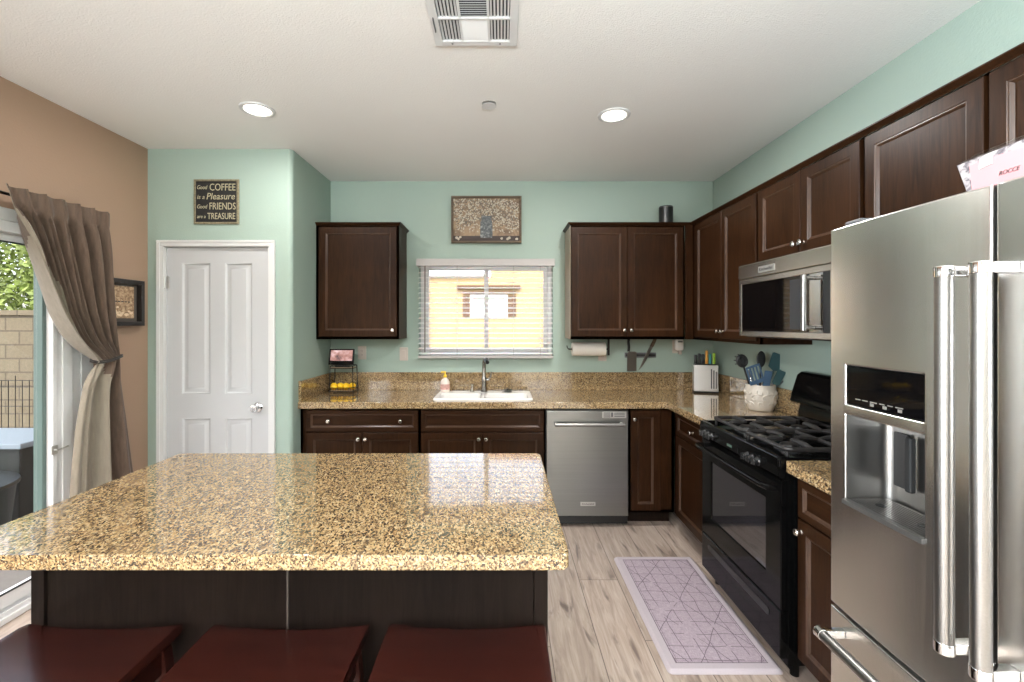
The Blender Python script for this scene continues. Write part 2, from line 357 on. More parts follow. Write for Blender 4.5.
# ------------------------------------------------------------------ mesh builder
class MB:
    def __init__(s): s.bm = bmesh.new(); s.mi = 0; s.X = None
    def m(s, i): s.mi = i; return s
    def add(s, t, mat=None, keep=False):
        if not keep:
            for f in t.faces: f.material_index = s.mi
        if mat is not None: t.transform(mat)
        if s.X is not None: t.transform(s.X)
        me = bpy.data.meshes.new('tmp'); t.to_mesh(me); t.free(); s.bm.from_mesh(me); bpy.data.meshes.remove(me); return s
    def box(s, x0, x1, y0, y1, z0, z1, bev=0.0, seg=2, rot=None, edges=None):
        t = bmesh.new()
        bmesh.ops.create_cube(t, size=1, matrix=Matrix.Diagonal((abs(x1-x0), abs(y1-y0), abs(z1-z0), 1)))
        if bev > 0:
            es = t.edges[:]
            if edges: es = [e for e in es if abs((e.verts[0].co-e.verts[1].co)['XYZ'.index(edges)]) > 1e-6]
            bmesh.ops.bevel(t, geom=es, offset=min(bev, .49*min(abs(x1-x0), abs(y1-y0), abs(z1-z0)) if not edges else bev), segments=seg, affect='EDGES', profile=.5)
        mt = Matrix.Translation(((x0+x1)/2, (y0+y1)/2, (z0+z1)/2))
        if rot is not None: mt = mt @ rot.to_4x4()
        return s.add(t, mt)
    def lathe(s, prof, loc=(0, 0, 0), axis=(0, 0, 1), seg=28, sc=(1, 1)):
        t = bmesh.new(); rows = []
        for r, z in prof:
            if r < 1e-6: rows.append([t.verts.new((0, 0, z))])
            else: rows.append([t.verts.new((r*math.cos(2*math.pi*k/seg)*sc[0], r*math.sin(2*math.pi*k/seg)*sc[1], z)) for k in range(seg)])
        for a, b in zip(rows, rows[1:]):
            for k in range(seg):
                k2 = (k+1) % seg
                if len(a) == 1 and len(b) == 1: continue
                if len(a) == 1: t.faces.new((a[0], b[k2], b[k]))
                elif len(b) == 1: t.faces.new((a[k], a[k2], b[0]))
                else: t.faces.new((a[k], a[k2], b[k2], b[k]))
        ring_ = abs(prof[0][0]-prof[-1][0]) < 1e-6 and abs(prof[0][1]-prof[-1][1]) < 1e-6
        for row, fl in ((rows[0], True), (rows[-1], False)):
            if len(row) > 1 and not ring_: t.faces.new(row[::-1] if fl else row)
        bmesh.ops.recalc_face_normals(t, faces=t.faces[:])
        q = Vector((0, 0, 1)).rotation_difference(Vector(axis).normalized())
        return s.add(t, Matrix.Translation(loc) @ q.to_matrix().to_4x4())
    def cyl(s, p0, p1, r, r1=None, seg=20, bev=0.0):
        p0 = Vector(p0); p1 = Vector(p1); L = (p1-p0).length; r1 = r if r1 is None else r1
        b = min(bev, L*.4, r*.5)
        pr = [(r, 0), (r1, L)] if b <= 0 else [(r-b, 0), (r-b*.3, b*.3), (r, b), (r1, L-b), (r1-b*.3, L-b*.3), (r1-b, L)]
        return s.lathe(pr, p0, p1-p0, seg)
    def tube(s, pts, r, seg=8, closed=False):
        pts = [Vector(p) for p in pts]; n = len(pts); t = bmesh.new(); rows = []
        up = None
        for i in range(n):
            if closed: d = (pts[(i+1) % n]-pts[i-1])
            else: d = pts[min(i+1, n-1)]-pts[max(i-1, 0)]
            d.normalize()
            if up is None:
                up = Vector((0, 0, 1)) if abs(d.z) < .9 else Vector((1, 0, 0))
            side = d.cross(up)
            if side.length < 1e-5: side = d.cross(Vector((.3, 1, .2)))
            side.normalize(); up = side.cross(d).normalized()
            rr = r[i] if isinstance(r, (list, tuple)) else r
            rows.append([t.verts.new(pts[i]+side*math.cos(2*math.pi*k/seg)*rr+up*math.sin(2*math.pi*k/seg)*rr) for k in range(seg)])
        m = n if closed else n-1
        for i in range(m):
            a, b = rows[i], rows[(i+1) % n]
            for k in range(seg): t.faces.new((a[k], a[(k+1) % seg], b[(k+1) % seg], b[k]))
        if not closed: t.faces.new(rows[0][::-1]); t.faces.new(rows[-1])
        bmesh.ops.recalc_face_normals(t, faces=t.faces[:])
        return s.add(t)
    def sphere(s, c, r, sc=(1, 1, 1), u=20, v=12, rot=None):
        t = bmesh.new(); bmesh.ops.create_uvsphere(t, u_segments=u, v_segments=v, radius=r)
        mt = Matrix.Translation(c)
        if rot is not None: mt = mt @ rot.to_4x4()
        return s.add(t, mt @ Matrix.Diagonal((*sc, 1)))
    def prism(s, poly, axis, a0, a1, bev=0.0):
        """poly: 2-D points in the plane across axis. X:(y,z)  Y:(x,z)  Z:(x,y)"""
        f = {'X': lambda p, a: (a, p[0], p[1]), 'Y': lambda p, a: (p[0], a, p[1]), 'Z': lambda p, a: (p[0], p[1], a)}[axis]
        t = bmesh.new(); A = [t.verts.new(f(p, a0)) for p in poly]; B = [t.verts.new(f(p, a1)) for p in poly]
        n = len(poly)
        fa = t.faces.new(A); fb = t.faces.new(B[::-1])
        for i in range(n): t.faces.new((A[i], A[(i+1) % n], B[(i+1) % n], B[i]))
        bmesh.ops.recalc_face_normals(t, faces=t.faces[:])
        if bev > 0:
            bmesh.ops.bevel(t, geom=list(set(list(fa.edges)+list(fb.edges))), offset=bev, segments=2, affect='EDGES', profile=.5)
        if n > 4: bmesh.ops.triangulate(t, faces=[q for q in t.faces if len(q.verts) > 4])
        return s.add(t)
    def panel(s, x0, x1, z0, z1, yf, steps, yb, bead=False):
        """a front facing -Y: rings of (inset, depth behind yf), closed by a flat centre, with a back at yb"""
        t = bmesh.new(); rows = []
        for ins, dy in [(steps[0][0], yb-yf)] + list(steps):
            rows.append([t.verts.new((x, yf+dy, z)) for x, z in ((x0+ins, z0+ins), (x1-ins, z0+ins), (x1-ins, z1-ins), (x0+ins, z1-ins))])
        for a, b in zip(rows, rows[1:]):
            for k in range(4): t.faces.new((a[k], a[(k+1) % 4], b[(k+1) % 4], b[k]))
        if bead:
            for f in list(t.faces)[12:24]: f.material_index = 1
        t.faces.new(rows[0][::-1]); t.faces.new(rows[-1])
        bmesh.ops.recalc_face_normals(t, faces=t.faces[:])
        return s.add(t, keep=True)
    def ring(s, x0, x1, z0, z1, yf, prof):
        """a frame facing -Y swept round a rectangle; prof = closed loop of (inset, y)"""
        t = bmesh.new(); rows = []
        for ins, y in prof:
            rows.append([t.verts.new((x, yf+y, z)) for x, z in ((x0+ins, z0+ins), (x1-ins, z0+ins), (x1-ins, z1-ins), (x0+ins, z1-ins))])
        for a, b in zip(rows, rows[1:]+rows[:1]):
            for k in range(4): t.faces.new((a[k], a[(k+1) % 4], b[(k+1) % 4], b[k]))
        bmesh.ops.recalc_face_normals(t, faces=t.faces[:])
        return s.add(t)
    def grid(s, fn, nu, nv, thick=0.0, pick=None):
        t = bmesh.new(); V = [[t.verts.new(fn(i/nu, j/nv)) for j in range(nv+1)] for i in range(nu+1)]
        for i in range(nu):
            for j in range(nv):
                if pick is None or pick((i+.5)/nu, (j+.5)/nv): t.faces.new((V[i][j], V[i+1][j], V[i+1][j+1], V[i][j+1]))
        bmesh.ops.delete(t, geom=[v for v in t.verts if not v.link_faces], context='VERTS')
        if thick: bmesh.ops.solidify(t, geom=t.faces[:], thickness=thick)
        return s.add(t)
    def text(s, body, size, mt, width=None, depth=.0008, shear=0.0):
        cu = bpy.data.curves.new('txt', 'FONT'); cu.body = body; cu.size = size; cu.align_x = 'CENTER'; cu.align_y = 'CENTER'; cu.extrude = depth; cu.shear = shear; cu.resolution_u = 3
        ob = bpy.data.objects.new('txt', cu); me = bpy.data.meshes.new_from_object(ob)
        t = bmesh.new(); t.from_mesh(me)
        if width and t.verts:
            xs = [v.co.x for v in t.verts]; w = max(xs)-min(xs); cx = (max(xs)+min(xs))/2
            for v in t.verts: v.co.x = (v.co.x-cx)*width/w
        bpy.data.objects.remove(ob); bpy.data.curves.remove(cu); bpy.data.meshes.remove(me)
        return s.add(t, mt)
    def build(s, name, mats, parent=None, local=False, smooth=38, origin=None):
        if not isinstance(mats, (list, tuple)): mats = [mats]
        if parent is not None:
            if not local: bmesh.ops.translate(s.bm, verts=s.bm.verts[:], vec=-WL[parent.name])
            off = WL.get(parent.name, Vector((0, 0, 0)))
        else:
            xs = [v.co for v in s.bm.verts]
            off = Vector(origin) if origin else Vector(((min(v.x for v in xs)+max(v.x for v in xs))/2, (min(v.y for v in xs)+max(v.y for v in xs))/2, min(v.z for v in xs)))
            bmesh.ops.translate(s.bm, verts=s.bm.verts[:], vec=-off)
        me = bpy.data.meshes.new(name); s.bm.to_mesh(me); s.bm.free()
        for q in mats: me.materials.append(M[q])
        me.shade_smooth(); me.set_sharp_from_angle(angle=R(smooth))
        o = bpy.data.objects.new(name, me); COL.objects.link(o)
        if smooth < 60:
            wn_ = o.modifiers.new('normals', 'WEIGHTED_NORMAL'); wn_.keep_sharp = True; wn_.weight = 80
        if parent is not None: o.parent = parent
        else: o.location = off
        WL[o.name] = off
        return o
WL = {}
def tag(o, label=None, cat=None, group=None, kind=None):
    if label: o['label'] = label
    if cat: o['category'] = cat
    if group: o['group'] = group
    if kind: o['kind'] = kind
    return o
def thing(name, label, cat, loc=(0, 0, 0), rz=0.0, group=None, kind=None):
    o = bpy.data.objects.new(name, None); o.empty_display_size = .05; COL.objects.link(o)
    o.location = loc; o.rotation_euler = (0, 0, rz); WL[o.name] = Vector(loc)
    return tag(o, label, cat, group, kind)
def dup(root, loc, label, rz=None):
    r = root.copy(); COL.objects.link(r); r.location = loc; r['label'] = label
    if rz is not None: r.rotation_euler = (0, 0, rz)
    WL[r.name] = Vector(loc)
    for ch in [c for c in COL.objects if c.parent == root]:
        c = ch.copy(); COL.objects.link(c); c.parent = r
        for g in [q for q in COL.objects if q.parent == ch]:
            d = g.copy(); COL.objects.link(d); d.parent = c
    return r
def struct(o): o['kind'] = 'structure'; return o
RIGHT = R(-90)     # things on the right wall: local -Y (front) looks to world -X, local +X runs towards the camera

# ------------------------------------------------------------------ dimensions
D, XR, XL, ZC = 3.957, 1.835, -2.51, 2.74
PY, PX = 3.224, -1.49           # pantry front wall plane, pantry side wall plane
YB = -3.2                       # rear wall behind the camera
CT = .93                        # countertop height

# ------------------------------------------------------------------ the room
T = .15
def S(name, mb, mats, **kw): return struct(mb.build(name, mats, **kw))
S('floor', MB().box(XL-T, XR+T, YB-T, D+T, -.12, 0), 'floor')
S('ceiling', MB().box(XL-T, XR+T, YB-T, D+T, ZC, ZC+.2), 'ceil')
def wall_x(name, x0, x1, y, t, holes, mat):
    """wall in a plane of constant y with rectangular holes (x0,x1,z0,z1)"""
    mb = MB(); cur = x0
    for (a, b, z0, z1) in holes:
        mb.box(cur, a, y, y+t, 0, ZC)
        if z0 > 0: mb.box(a, b, y, y+t, 0, z0)
        mb.box(a, b, y, y+t, z1, ZC); cur = b
    mb.box(cur, x1, y, y+t, 0, ZC); return S(name, mb, mat)
WX0, WX1, WZ0, WZ1 = -.722, .442, 1.212, 2.05
wall_x('wall_back', XL-T, XR+T, D, T, [(WX0, WX1, WZ0, WZ1)], 'mint')
S('wall_right', MB().box(XR, XR+T, YB-T, D, 0, ZC), 'mint')
RW = (-1.75, 1.35, .75, 2.25)  # rear opening, invented for the fill lamp
wall_x('wall_rear', XL-T, XR+T, YB-T, T, [RW], 'beige')
DY0, DY1, DZ1 = .30, 2.70, 2.02       # patio door opening in the left wall
LW = (-2.7, -.7, .75, 2.25)  # left opening, invented for the fill lamps
S('wall_left', MB().box(XL-T, XL, YB, LW[0], 0, ZC).box(XL-T, XL, LW[1], DY0, 0, ZC).box(XL-T, XL, LW[0], LW[1], 0, LW[2]).box(XL-T, XL, LW[0], LW[1], LW[3], ZC).box(XL-T, XL, DY1, D, 0, ZC).box(XL-T, XL, DY0, DY1, DZ1, ZC), 'tan')
# pantry box: front wall with door hole, side wall with a rounded corner
PD0, PD1, PDZ = -2.385, -1.652, 2.046
pw = MB()
pw.box(XL, PD0-.012, PY, PY+.11, 0, ZC); pw.box(PD0-.012, PD1+.012, PY, PY+.11, PDZ+.012, ZC)
pw.prism([(PD1+.012, PY)] + [(PX-.03+.03*math.sin(a), PY+.03-.03*math.cos(a)) for a in [R(9*k) for k in range(11)]] + [(PX, PY+.11), (PD1+.012, PY+.11)], 'Z', 0, ZC)
S('wall_pantry', pw, 'mint', smooth=30)
S('wall_pantry_side', MB().box(PX-.11, PX, PY+.11, D, 0, ZC), 'mint')
S('wall_pantry_inside', MB().box(PD0-.05, PD1+.05, PY+.3, PY+.32, 0, ZC), 'beige')

# pantry door
d1 = thing('door_1', 'white four-panel pantry door with chrome knob', 'door', (PD0, PY, 0), kind='structure')
mb = MB()
y0 = PY+.012
W1 = PD1-PD0
# slab: stiles and rails around four raised panels
px = [(PD0+.003, PD0+.108), (PD0+.312, PD0+.414), (PD1-.124, PD1-.003)]
for a, b in px: mb.box(a, b, y0, y0+.035, .012, PDZ-.003)
zr = [(.012, .22), (.83, 1.003), (1.935, PDZ-.003)]
cols = [(PD0+.108, PD0+.312), (PD0+.414, PD1-.124)]
for a, b in zr:
    for c0, c1 in cols: mb.box(c0, c1, y0, y0+.035, a, b)
for c0, c1 in cols:
    for z0_, z1_ in ((.22, .83), (1.003, 1.935)):
        mb.panel(c0, c1, z0_, z1_, y0, [(0, 0), (.006, .002), (.012, .010), (.024, .012), (.044, .004), (.046, .003)], y0+.03)
S('door_slab', mb, 'doorwhite', parent=d1)
cs = MB()
for a, b, z0_, z1_ in ((PD0-.050, PD0-.002, 0, PDZ+.002), (PD1+.002, PD1+.050, 0, PDZ+.002), (PD0-.050, PD1+.050, PDZ+.002, PDZ+.045)):
    cs.box(a, b, PY-.016, PY-.0005, z0_, z1_, .004, 2)
    if z1_ > PDZ+.02: cs.box(a, b, PY-.022, PY-.016, z0_+.026, z1_, .003)
    else:
        o = a if a < PD0-.03 else b-.024
        cs.box(o, o+.024, PY-.022, PY-.016, z0_, z1_+.026, .003)
cs.box(PD0-.012, PD0, PY, PY+.1, 0, PDZ+.01); cs.box(PD1, PD1+.012, PY, PY+.1, 0, PDZ+.01); cs.box(PD0, PD1, PY, PY+.1, PDZ, PDZ+.012)
S('trim_1', cs, 'white')
kx, kz = -1.735, .908
k = MB().lathe([(.0, 0), (.031, 0), (.033, .004), (.028, .009), (.012, .012), (.011, .034), (.02, .040), (.028, .050), (.029, .058), (.024, .067), (.0, .070)], (kx, y0, kz), (0, -1, 0))
struct(k.build('door_knob', 'chrome', d1))
for hz in (.22, 1.795):
    h = MB().cyl((PD0+.001, PY-.008, hz-.045), (PD0+.001, PY-.008, hz+.045), .0065, bev=.002).box(PD0-.002, PD0+.02, PY+.0085, PY+.0115, hz-.044, hz+.044)
    for q in (-.015, .015): h.cyl((PD0+.001, PY-.008, hz+q-.0008), (PD0+.001, PY-.008, hz+q+.0008), .0072)
    struct(h.build('hinge', 'badge', d1))

# baseboards
bbp = lambda: MB()
S('baseboard_left', MB().box(XL+.0005, XL+.014, YB+.015, DY0-.07, 0, .09, .004).box(XL+.0005, XL+.014, DY1+.09, PY-.02, 0, .09, .004), 'white')
S('baseboard_pantry', MB().box(XL+.015, PD0-.064, PY-.014, PY-.0005, 0, .09, .004).box(PD1+.064, PX-.03, PY-.014, PY-.0005, 0, .09, .004), 'white')
S('baseboard_rear', MB().box(XL+.015, XR-.015, YB+.0005, YB+.014, 0, .09, .004), 'white')
S('baseboard_right', MB().box(XR-.014, XR-.0005, YB+.015, .40, 0, .09, .004), 'white')

# kitchen window (slider): frame, sashes, panes
def slider(name, x0, x1, z0, z1, y, flip=False):
    w = thing(name, 'white sliding window', 'window', ((x0+x1)/2, y, z0), kind='structure')
    struct(MB().ring(x0+.001, x1-.001, z0+.001, z1-.001, y, [(0, 0), (.03, 0), (.035, .01), (.035, .06), (0, .06)]).build('window_frame', 'pvc', w))
    xm = (x0+x1)/2
    for (a, b, yy) in ((x0+.036, xm+.02, y+.012), (xm-.02, x1-.036, y+.036)):
        f = struct(MB().ring(a, b, z0+.036, z1-.036, yy, [(0, 0), (.032, 0), (.036, .006), (.036, .022), (0, .022)]).build('sash', 'pvc', w))
        struct(MB().box(a+.0365, b-.0365, yy+.009, yy+.013, z0+.0725, z1-.0725).build('pane', 'glass', f))
    return w
slider('window_1', WX0, WX1, WZ0, WZ1, D+.08)
slider('added_window_rear', RW[0], RW[1], RW[2], RW[3], YB-.13)  # unseen window, added around the rear ceiling wash

w3 = thing('added_window_left', 'white fixed window in the left wall', 'window', (XL, -1.7, .75), R(90), kind='structure')  # unseen window, added around the left fill lamps
struct(MB().ring(-.999, .999, .001, 1.499, .08, [(0, 0), (.05, 0), (.055, .01), (.055, .05), (0, .05)]).box(-.02, .02, .085, .125, .056, 1.444).build('window_frame', 'pvc', w3, local=True))
struct(MB().box(-.943, .943, .100, .104, .057, 1.443).build('pane', 'glass', w3, local=True))
# patio door
d2 = thing('door_2', 'white framed sliding glass patio door', 'door', (XL, (DY0+DY1)/2, 0), kind='structure')
fx0 = XL-.13
fr = MB()
fr.box(XL-.02, XL+.012, DY1-.176, DY1-.001, .05, DZ1-.001, .004)          # far jamb, deep white section
fr.box(XL+.0125, XL+.020, DY1-.176, DY1-.15, .05, DZ1-.04, .003); fr.box(XL+.0125, XL+.022, DY1-.12, DY1-.06, .05, DZ1-.04, .003)
fr.box(fx0, XL+.012, DY0+.001, DY0+.07, .05, DZ1-.001, .004)
fr.box(fx0, XL+.02, DY0+.001, DY1-.001, DZ1-.055, DZ1-.0005, .004)
struct(fr.build('door_frame', 'pvc', d2))
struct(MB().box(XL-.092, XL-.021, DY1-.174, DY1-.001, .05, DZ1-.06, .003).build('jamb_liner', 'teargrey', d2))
S('trim_2', MB().box(XL+.0005, XL+.016, DY0-.065, DY0, 0, DZ1+.065, .004).box(XL+.0005, XL+.016, DY1, DY1+.08, 0, DZ1+.065, .004).box(XL+.0005, XL+.018, DY0, DY1, DZ1, DZ1+.065, .004), 'white')
tr = MB().box(fx0, XL+.03, DY0+.001, DY1-.001, 0.0005, .03, .003)
for xx in (-.115, -.075, -.035, .005): tr.box(XL+xx, XL+xx+.01, DY0+.07, DY1-.177, .03, .052, .002)
struct(tr.build('door_track', 'pvc', d2))
def sash(ya, yb, xx, stile, mat):
    f = MB()
    f.box(xx, xx+.035, ya, ya+stile, .056, DZ1-.06, .004)
    f.box(xx, xx+.035, ya+stile, yb-stile, .056, .056+.075, .004); f.box(xx, xx+.035, ya+stile, yb-stile, DZ1-.10, DZ1-.06, .004)
    o = struct(f.build('sliding_sash', 'pvc', d2))
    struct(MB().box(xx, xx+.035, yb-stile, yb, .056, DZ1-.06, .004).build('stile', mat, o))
    struct(MB().box(xx+.014, xx+.02, ya+stile+.001, yb-stile-.001, .132, DZ1-.101).build('pane', 'glass', o))
    w = MB()
    for za in (.1315,): w.box(xx+.0355, xx+.039, ya+stile, yb-stile, za-.004, za+.006)
    w.box(xx+.0355, xx+.039, ya+stile, yb-stile, DZ1-.106, DZ1-.097)
    struct(w.build('glazing_bead', 'weatherstrip', o)); return o
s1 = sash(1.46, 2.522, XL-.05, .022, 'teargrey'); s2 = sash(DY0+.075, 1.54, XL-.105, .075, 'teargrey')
lk = MB().box(XL+.0205, XL+.028, DY1-.19, DY1-.155, .775, .825, .003).cyl((XL+.024, DY1-.172, .80), (XL+.045, DY1-.172, .80), .006, bev=.002).cyl((XL+.042, DY1-.180, .80), (XL+.042, DY1-.110, .806), .005, bev=.002)
struct(lk.build('latch', 'badge', d2))

# ------------------------------------------------------------------ cabinets (local space: front at y=0, x to the right, z up)
DOOR = [(0, .003), (.003, 0), (.050, 0), (.0525, .003), (.0555, .003), (.064, .0115)]
DRAW = [(0, .003), (.003, 0), (.030, 0), (.0325, .003), (.0350, .003), (.0425, .010)]
KNOB = [(.0, 0), (.009, 0), (.009, .002), (.0055, .005), (.005, .012), (.010, .016), (.0145, .021), (.0145, .025), (.011, .029), (.0, .031)]
def cabinet(name, label, loc, rz, w, d, h, fronts, group, toe=0.0, sidemat=None, cat='cabinet', topopen=False, zig=None):
    r = thing(name, label, cat, loc, rz, group)
    b = MB(); t = .018
    b.box(0, t, .0195, d, toe, h); b.box(w-t, w, .0195, d, toe, h); b.box(t, w-t, .0195, d, toe, toe+t)
    if not topopen: b.box(t, w-t, .0195, d, h-t, h)
    b.box(t, w-t, d-.008, d, toe+t, h-(0 if topopen else t))
    # face frame
    b.box(0, w, .0195, .0385, toe, toe+.035); b.box(0, w, .0195, .0385, h-.035, h)
    wl_ = max(.035, min(f[1] for f in fronts)+.012); wr_ = max(.035, w-max(f[2] for f in fronts)+.012)
    b.box(0, wl_, .0195, .0385, toe+.035, h-.035); b.box(w-wr_, w, .0195, .0385, toe+.035, h-.035)
    zs = sorted({f[4] for f in fronts if f[0] != 'door'})
    for f in fronts:
        if f[0] != 'door': b.box(wl_, w-wr_, .0195, .0385, f[3]-.03, f[3]+.01)
    b.build('carcass', 'cab', r, local=True)
    if toe:
        MB().box(0, w, .115, .13, .0005, toe).box(0, .018, .13, d, .0005, toe).box(w-.018, w, .13, d, .0005, toe).build('toe_kick', 'cabdark', r, local=True)
    for kind, x0, x1, z0, z1, knobs in fronts:
        f = MB().panel(x0, x1, z0, z1, 0, DOOR if kind == 'door' else DRAW, .0185, True).build({'door': 'door', 'drawer': 'drawer_front', 'false': 'false_front'}[kind], ['cab' if kind == 'door' else 'cabx', 'cabbead'], r, local=True)
        for kx, kz in knobs:
            MB().lathe(KNOB, (kx, 0, kz), (0, -1, 0), 18).build('knob', 'nickel', f, local=True)
    return r
def crown_profile(): return [(0, 0), (-.004, 0), (-.006, .005), (-.012, .009), (-.018, .015), (-.022, .019), (-.022, .024), (0, .024)]
UZ0, UZ1 = 1.378, 2.288
UH = UZ1-UZ0
UF = D-.33                      # front of the wall cabinets on the back wall
GW = 'wall cabinets'
def updoors(w, n, h, z0=.022, knobz=.05, left=.012, right=.012, gap=.003, single='r'):
    ds = []; tw = w-left-right; each = (tw-gap*(n-1))/n
    for i in range(n):
        a = left+i*(each+gap); b = a+each
        if n == 1: kx = b-.03 if single == 'r' else a+.03
        else: kx = b-.026 if i == 0 else a+.026
        ds.append(('door', a, b, z0, h-.012, [(kx, z0+knobz)]))
    return ds
# 1. left of the window
x0 = -1.4885; x1 = -.828
c1 = cabinet('wall_cabinet', 'single-door dark wall cabinet left of the kitchen window', (x0, UF, UZ0), 0, x1-x0, .3295, UH, updoors(x1-x0, 1, UH, left=.03), GW)
w = x1-x0
cr = MB()
def crown_strip(mb, pts, closed_ends=True):
    """pts: list of (x,y,outward unit (nx,ny)) corners in local space; profile swept with mitres"""
    prof = crown_profile(); t = bmesh.new(); rows = []
    for (x, y, nx, ny, z) in pts: rows.append([t.verts.new((x-nx*p[0], y-ny*p[0], z+p[1])) for p in prof])
    n = len(prof)
    for a, b in zip(rows, rows[1:]):
        for i in range(n): t.faces.new((a[i], a[(i+1) % n], b[(i+1) % n], b[i]))
    t.faces.new(rows[0][::-1]); t.faces.new(rows[-1])
    bmesh.ops.recalc_face_normals(t, faces=t.faces[:]); return mb.add(t)
crown_strip(cr, [(0, .019, 0, -1, UH), (w, .019, 1, -1, UH), (w, .3285, 1, 0, UH)])
cr.build('crown_moulding', 'cabx', c1, local=True)
# 2. right of the window
x0 = .55; xe = 1.462
c2 = cabinet('wall_cabinet', 'two-door dark wall cabinet over the paper towels, right of the window', (x0, UF, UZ0), 0, xe-x0, .3295, UH,
             [f for f in updoors(xe-x0, 2, UH, right=.016, left=.004)], GW)
MB().box(-.0035, -.0005, .0195, .328, 0.002, UH-.002).build('end_panel', 'cabside', c2, local=True)
# 3. right wall, next to the corner (two doors)
UXF = XR-.33
rc1_y = UF+.0005
c3 = cabinet('wall_cabinet', 'two-door dark wall cabinet between the corner and the microwave', (UXF, rc1_y, UZ0), RIGHT, rc1_y-2.690, .3295, UH, updoors(rc1_y-2.690, 2, UH, left=.075, right=.010), GW)
MB().box(xe+.0005, UXF+.3, UF+.001, UF+.0165, UZ0, UZ1).build('filler_strip', 'cab', c2)
# 4. over the microwave
MH = 1.842
c4 = cabinet('wall_cabinet', 'short two-door dark wall cabinet directly over the microwave', (UXF, 2.688, MH), RIGHT, 2.688-1.905, .3295, UZ1-MH, updoors(2.688-1.905, 2, UZ1-MH, left=.01, right=.012, knobz=.045), GW)
# 5. over the fridge
c5 = cabinet('wall_cabinet', 'wide two-door dark wall cabinet above the fridge', (UXF, 1.903, MH), RIGHT, 1.903-.93, .3295, UZ1-MH, updoors(1.903-.93, 2, UZ1-MH, left=.012, right=.012, gap=.016, knobz=.04), GW)
# crown along the whole right run
cm = MB()
crown_strip(cm, [(.55, UF+.3285, -1, 0, UZ1), (.55, UF+.019, -1, -1, UZ1), (UXF+.019, UF+.019, -1, -1, UZ1), (UXF+.019, .93, -1, 0, UZ1)])
tag(cm.build('crown_moulding', 'cabx'), 'long dark crown moulding topping the corner run of wall cabinets', 'moulding')

# base cabinets
BF = D-.61; BH = CT-.05-.001
GB = 'base cabinets'
DZ0, DZ1_ = .708, BH-.014        # drawer band
def lower(w, ndoors, left, right, knobs_mid=True, single='r', drawer='drawer', dknobs=2, gap=.003):
    tw = w-left-right; fr = []
    if drawer:
        cz = (DZ0+DZ1_)/2
        kn = [] if drawer == 'false' else ([(left+tw*.20, cz), (left+tw*.845, cz)] if dknobs == 2 else [(left+tw*.5, cz)])
        fr.append((drawer, left, w-right, DZ0, DZ1_, kn)); top = DZ0-.008
    else: top = DZ1_
    each = (tw-gap*(ndoors-1))/ndoors
    for i in range(ndoors):
        a = left+i*(each+gap); b = a+each
        kx = (b-.025 if i == 0 else a+.025) if ndoors == 2 else (b-.028 if single == 'r' else a+.025)
        fr.append(('door', a, b, .125, top, [(kx, top-(.045 if drawer else .065))]))
    return fr
b1x, b2x, b3x, b4x = -1.4885, -.606, .320, .936
cabinet('base_cabinet', 'dark base cabinet under the counter left of the sink, with a two-knob drawer', (b1x, BF, 0), 0, b2x-.001-b1x, .6085, BH, lower(b2x-b1x, 2, .05, .012), GB, toe=.11)
cabinet('base_cabinet', 'dark sink base cabinet with a plain false drawer front below the sink', (b2x, BF, 0), 0, b3x-.002-b2x, .6085, BH, lower(b3x-b2x, 2, .010, .012, drawer='false'), GB, toe=.11, topopen=True)
cw = 1.270-b4x
cabinet('base_cabinet', 'tall single-door dark corner base cabinet right of the dishwasher', (b4x, BF, 0), 0, cw, .6085, BH, lower(cw, 1, .012, .105, single='l', drawer=None), GB, toe=.11)
BXF = XR-.585
cabinet('base_cabinet', 'narrow dark base cabinet between the corner and the stove', (BXF, BF-.002, 0), RIGHT, BF-.002-2.676, .5835, BH, lower(BF-.002-2.676, 1, .075, .012, dknobs=1), GB, toe=.11)
cabinet('base_cabinet', 'narrow dark base cabinet between the stove and the fridge', (1.216, 1.902, 0), RIGHT, 1.902-1.372, .6175, BH, lower(1.902-1.372, 1, .03, .012, single='l', dknobs=1), GB, toe=.11)

# ------------------------------------------------------------------ countertops
CF, CX = D-.64, 1.206
SX0, SX1, SY0, SY1 = -.500, .213, 3.422, 3.690      # sink cut-out
ctp = thing('countertop', 'L-shaped speckled gold granite countertop along the back and right walls', 'countertop', (0, D-.3, CT-.05))
sl = MB()
zt, zb = CT, CT-.05
def slab(x0, x1, y0, y1, front=None):
    sl.box(x0, x1, y0, y1, zb, zt)
sl.box(PX+.001, SX0, CF+.006, D-.001, zb, zt); sl.box(SX0, SX1, CF+.006, SY0, zb, zt); sl.box(SX0, SX1, SY1, D-.001, zb, zt)
sl.box(SX1, XR-.001, CF+.006, D-.001, zb, zt); sl.box(CX+.006, XR-.001, 2.676, CF+.006, zb, zt)
sl.prism([(CF+.006, zt), (CF+.003, zt-.0012), (CF, zt-.006), (CF, zb+.006), (CF+.003, zb+.0012), (CF+.006, zb)], 'X', PX+.001, CX)
sl.prism([(CX+.006, zt), (CX+.003, zt-.0012), (CX, zt-.006), (CX, zb+.006), (CX+.003, zb+.0012), (CX+.006, zb)], 'Y', 2.676, CF+.006)
sl.build('slab', 'granite', ctp)
bs = MB(); BSZ = 1.083
bs.box(PX+.022, XR-.001, D-.021, D-.001, CT+.0005, BSZ, .003); bs.box(PX+.001, PX+.021, CF+.01, D-.001, CT+.0005, BSZ, .003)
bs.box(XR-.021, XR-.001, 2.678, D-.022, CT+.0005, BSZ, .003)
bs.build('backsplash', 'granite', ctp)
ct2 = thing('countertop', 'short speckled granite counter piece between the stove and the fridge', 'countertop', (XR-.3, 1.63, CT-.05))
MB().box(1.187, XR-.001, 1.372, 1.902, zb, zt, .004).build('slab', 'granite', ct2)
